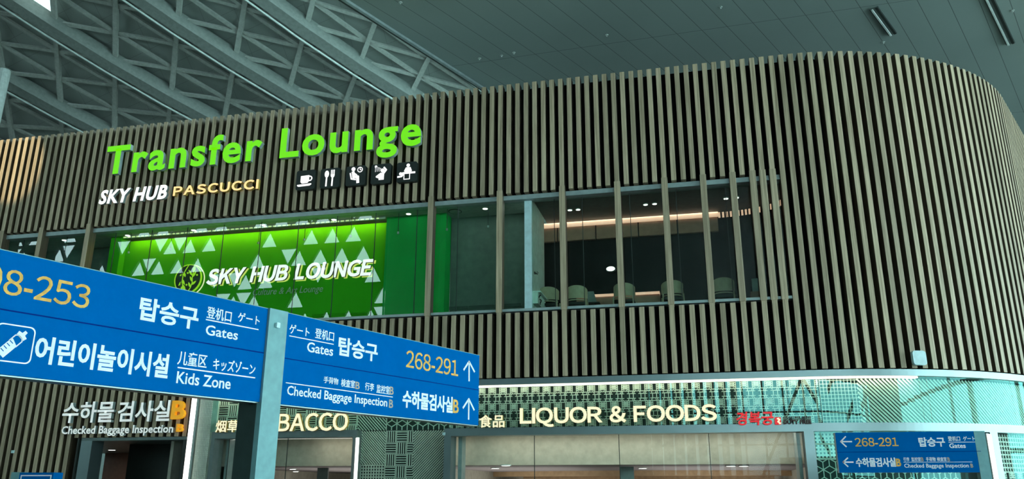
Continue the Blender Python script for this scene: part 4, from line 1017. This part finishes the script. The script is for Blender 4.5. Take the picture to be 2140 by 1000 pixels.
def sign_panel(a, b, nm='panel'):
    h = MB(); h.fbox(FB, a, b, zb, zt, -.20, -.02, 0); pn = h.build(nm, 'fascia', sg, label=None)
    MB().fbox(FB, a, b, zb+.012, zt-.008, -.02, .0).build('face', 'blue', pn)
    MB().fbox(FB, a, b, zt-.008, zt, -.02, .002).build('edge_trim', 'teal', pn)
    return pn
PL, PR = sign_panel(uL, pl0-.006), sign_panel(pl1+.006, uR)
def rule(F, pn, a, b, w, m='swhite', name='rule'):
    p, q = F.uv(*a), F.uv(*b); z = (p[1]+q[1])/2
    MB().fbox(F, p[0], q[0], z-w/2, z+w/2, 0, .003).build(name, m, pn)
def T(pn, txt, l, r, b, t, m='swhite', F=None, **k):
    k.setdefault('bold', .012); return print_text(F or FB, pn, 'lettering', m, txt, l, r, b, t, n0=0, n1=.004, **k)
bx_ = dict(mode='box')
T(PL, '8-253', (7, 600), (188, 615), (165, 642), (131, 585), 'sorange', bold=.012, set_gap=.075); T(PL, '20', (-84, 585), (3, 585), (20, 616.5), (41, 563), 'sorange', bold=.012, set_gap=.075)
T(PL, '탑승구', (291.5, 650), (414, 660), (294, 667), (299, 620.5), bold=.03, **bx_)
T(PL, '登机口', (432, 655), (483.5, 660), (434, 664), (436, 639.7), **bx_); T(PL, 'ゲート', (497, 665), (542, 672), (499, 671), (507, 653), **bx_)
rule(FB, PL, (430, 667.3), (540, 688), .012); T(PL, 'Gates', (430, 690), (496, 705), (437, 699.5), (441, 680), bold=.02)
rule(FB, PL, (-90, 628), (550.5, 738.3), .012, 'bline', 'divider')
T(PL, '어린이놀이시설', (77, 715), (351, 765), (327, 787), (343, 740), bold=.03, **bx_)
T(PL, '儿童区', (372, 745), (432, 755), (374, 761), (401, 736), **bx_); T(PL, 'キッズゾーン', (446, 755), (533, 770), (452, 772.5), (455, 748), **bx_)
rule(FB, PL, (371, 767), (533, 789), .013); T(PL, 'Kids Zone', (369, 790), (481, 805), (370.5, 799.5), (374.5, 776), bold=.02)
# baby bottle pictogram in a rounded frame
q0, q1 = FB.uv(70, 720), FB.uv(66, 684); vt, vb = FB.uv(40, 679)[1], FB.uv(40, 759)[1]; us = q0[0]-(vt-vb)
pb = MB(); o_, i_ = rrect(us, q0[0], vb, vt, .05), rrect(us+.012, q0[0]-.012, vb+.012, vt-.012, .042); k_ = len(o_)
pb.add([FB.pt(a, b, .004) for a, b in o_+i_], [(i, (i+1) % k_, k_+(i+1) % k_, k_+i) for i in range(k_)])
cu, cv_ = (us+q0[0])/2-.01, (vt+vb)/2; ang = math.radians(50); H = (vt-vb)
rt = lambda P: [(cu+H*(a*math.cos(ang)-b*math.sin(ang)), cv_+H*(a*math.sin(ang)+b*math.cos(ang))) for a, b in P]
for P in ([(-.42, -.125), (.02, -.125), (.10, .125), (-.42, .125)], [(.24, -.13), (.30, -.13), (.30, .13), (.24, .13)], [(.30, -.14), (.34, -.14), (.36, -.05), (.46, -.04), (.46, .04), (.36, .05), (.34, .14), (.30, .14)]): pb.prism(FB, rt(P), 0, .004)
pb.stroke(FB, rt([(.0, -.12), (.2, -.12), (.25, -.07), (.25, .07), (.2, .12), (.0, .12)]), .010, 0, .004)
pb.build('bottle_pictogram', 'swhite', PL)
mk = MB()
for a in (-.30, -.20, -.10, .0): mk.stroke(FB, rt([(a, .10), (a, .0)]), .007, .004, .005)
mk.build('bottle_marks', 'blue', PL)
T(PR, 'ゲート', (605, 684), (646.5, 690), (607.5, 696), (610.5, 677), **bx_); T(PR, '登机口', (658.5, 697), (697.5, 703), (660.5, 706), (665, 686), **bx_)
rule(FB, PR, (604.5, 701), (697, 719), .011); T(PR, 'Gates', (642, 722), (695.5, 735), (649.5, 735), (651, 715.5), bold=.02)
T(PR, '탑승구', (708, 720), (788.5, 735), (709.5, 741), (712.5, 704), bold=.03, **bx_); T(PR, '268-291', (849, 745), (957, 770), (849, 766.5), (855, 732), 'sorange', bold=.012, set_gap=.075)
rule(FB, PR, (589, 746.7), (1000, 814.3), .010, 'bline', 'divider')
T(PR, '手荷物', (676.5, 790), (706.5, 797), (679, 799.5), (680, 786), **bx_); T(PR, '検査室', (713, 795), (741, 805), (714.5, 807), (717.5, 791), **bx_); T(PR, 'B', (743, 800), (751.5, 800), (746, 812), (746, 797.5), 'sgrey', bold=.03)
T(PR, '行李', (763, 805), (781, 812), (764, 814.5), (765.5, 798.5), **bx_); T(PR, '监控室', (787, 810), (814, 815), (788, 820), (789.5, 803), **bx_); T(PR, 'B', (814.5, 815), (822, 815), (817, 823.5), (817, 807.5), 'sgrey', bold=.03)
rule(FB, PR, (597, 798), (820.5, 829.7), .010); T(PR, 'Checked Baggage Inspection', (600, 815), (808.5, 845), (604.5, 824.5), (607.5, 806), bold=.02, res=2); T(PR, 'B', (813, 842), (820.8, 842), (815, 851), (815, 834.5), 'sgrey', bold=.03)
T(PR, '수하물검사실', (842, 830), (945, 855), (930, 860), (943, 829.5), bold=.035, **bx_); T(PR, 'B', (947, 845), (958, 845), (950, 861.5), (950, 834.5), 'sorange', bold=.03)
def arrow(F, pn, tail, tip, h1, h2, w):
    mb = MB(); mb.stroke(F, [F.uv(*tail), F.uv(*tip)], w, 0, .004).stroke(F, [F.uv(*h1), F.uv(*tip), F.uv(*h2)], w, 0, .004); mb.build('arrow', 'swhite', pn)
arrow(FB, PR, (980, 795), (980, 755), (969, 772), (991.3, 776), .03); arrow(FB, PR, (979, 875), (979.5, 833), (967.5, 851.5), (990.5, 856), .03)
b = FB.uv(575, 680); r_ = .024; sb_ = MB(); sb_.prism(FB, rrect(b[0]-r_, b[0]+r_, b[1]-r_*1.25, b[1]+r_*1.25, .008), .031, .06)
sb_.build('sensor_box', 'dev', label='small pale sensor box screwed to the teal sign post', cat='sensor')

# ------------------------------------------------------------------ blue totem sign before the corner, right
FR = face_at(15.0); U = lambda x, y: FR.uv(x, y)
a, b, c, d_ = U(1748, 940)[0], U(2041, 940)[0], U(2064, 940)[0], U(1900, 986.5)[1]; vt = U(1900, 901.5)[1]
tt = empty('gate_sign', FR.pt((b+c)/2, 0), label='blue gate 268-291 sign on a teal post in front of the round corner', cat='sign')
MB().fbox(FR, b, c, 0, vt, -.18, .0).build('post', 'teal', tt)
pn = MB().fbox(FR, a, b-.004, d_, vt, -.14, -.02).build('panel', 'alu', tt); MB().fbox(FR, a+.012, b-.004, d_, vt, -.02, .0).build('face', 'blue', pn)
TR = lambda *q, **k: T(pn, *q, F=FR, **k)
arrow(FR, pn, (1780, 922), (1757, 922), (1767, 911.5), (1768.5, 932.5), .022); TR('268-291', (1787, 923), (1876.5, 923), (1830, 931.7), (1830, 914), m='sorange', bold=.02, set_gap=.08)
TR('탑승구', (1920, 922), (1974, 922), (1945, 932), (1945, 913.5), bold=.035, **bx_); TR('登机口', (1981, 915), (2006, 915), (1990, 920.5), (1990, 911), bold=.02, **bx_); TR('ゲート', (2012.5, 915), (2037, 915), (2025, 920), (2025, 911), bold=.02, **bx_)
rule(FR, pn, (1982, 923), (2038, 923), .009); TR('Gates', (1984, 930), (2017.5, 930), (2000, 935), (2000, 926), bold=.03)
rule(FR, pn, (1750, 943.3), (2050, 942.8), .008, 'bline', 'divider')
arrow(FR, pn, (1783, 964.8), (1762, 964.8), (1771.5, 956), (1772, 974), .022); TR('수하물검사실', (1789, 965), (1871, 965), (1830, 974), (1830, 956), bold=.035, **bx_); TR('B', (1873, 965), (1882, 965), (1877, 973), (1877, 958), m='sorange', bold=.05)
for t, x0, x1 in (('行李', 1888, 1900), ('监控室', 1904.5, 1924), ('手荷物', 1935, 1955), ('検査室', 1958, 1978)): TR(t, (x0, 958), (x1, 958), (1930, 963), (1930, 954.5), res=2, **bx_)
for x in (1925, 1980): TR('B', (x, 958), (x+4.5, 958), (x, 963), (x, 955), m='sgrey', bold=.04, res=2)
rule(FR, pn, (1888, 964.8), (2032, 964.6), .007); TR('Checked Baggage Inspection', (1889.6, 970), (2024, 970), (1950, 976), (1950, 968), bold=.02, res=2); TR('B', (2028, 970), (2033, 970), (2030, 976), (2030, 968.3), m='sgrey', bold=.05, res=2)
# small blue totem at the lower left
FQ = face_at(9.0); a, b, c, v = FQ.uv(22, 990)[0], FQ.uv(41, 990)[0], FQ.uv(112, 990)[0], FQ.uv(60, 986.5)[1]
e = empty('information_totem', FQ.pt((b+c)/2, 0), label='top of a small blue information totem with pale blue outline, lower left corner', cat='totem')
MB().fbox(FQ, b, c, 0, v, -.16, 0).build('totem_body', 'blue', e); MB().fbox(FQ, a, b-.002, 0, v+.005, -.14, -.01).build('side_panel', 'teal', e)
mb = MB(); i0, i1, iv = b+.025, c-.025, v-.03
mb.fbox(FQ, i0, i1, iv-.014, iv, 0, .004).fbox(FQ, i0, i0+.014, iv-.6, iv-.014, 0, .004).fbox(FQ, i1-.014, i1, iv-.6, iv-.014, 0, .004); mb.build('outline', 'swhite', e)

# ------------------------------------------------------------------ fittings on the flat ceiling
for (x0, y0, x1, y1), t in (((1826, 18, 1866, 72), 'short slot air diffuser in the ceiling, left of the longer one'), ((2068, 0, 2112, 92), 'long slot air diffuser in the ceiling at the top right')):
    A, B_ = onz(x0, y0, CZ-.03), onz(x1, y1, CZ-.03); t_ = (B_-A).normalized(); sd = Vector((t_.y, -t_.x, 0)); e = empty('slot_diffuser', tuple((A+B_)/2), label=t, cat='ceiling vent')
    if y0 == 0: A = A-t_*.8
    up = Vector((0, 0, 1))
    MB().beam(A+up*.03, B_+up*.03, .26, .03).build('frame', 'steel', e); MB().beam(A+sd*.07, B_+sd*.07, .07, .02).build('slot', 'blk', e); MB().beam(A-sd*.06, B_-sd*.06, .05, .035).build('light_blade', 'white', e)
for n, (x, y) in enumerate([(1048, 116), (1074, 110), (1268, 73), (1506, 15), (1846, 88), (2116, 22), (837, 5), (1002, 122)]):
    p = onz(x, y, CZ); e = empty('sprinkler', (p.x, p.y, CZ-.06), label='tiny ceiling sprinkler, number %s counted from the left in the boarded ceiling' % ['three', 'four', 'five', 'six', 'seven', 'eight', 'one', 'two'][n], cat='sprinkler', group='ceiling sprinklers')
    MB().disc((p.x, p.y, CZ-.02), .055, .02, 16).build('rosette', 'pipe', e); MB().tube([(p.x, p.y, CZ-.02), (p.x, p.y, CZ-.06)], .02, 8).build('nozzle', 'pipe', e)
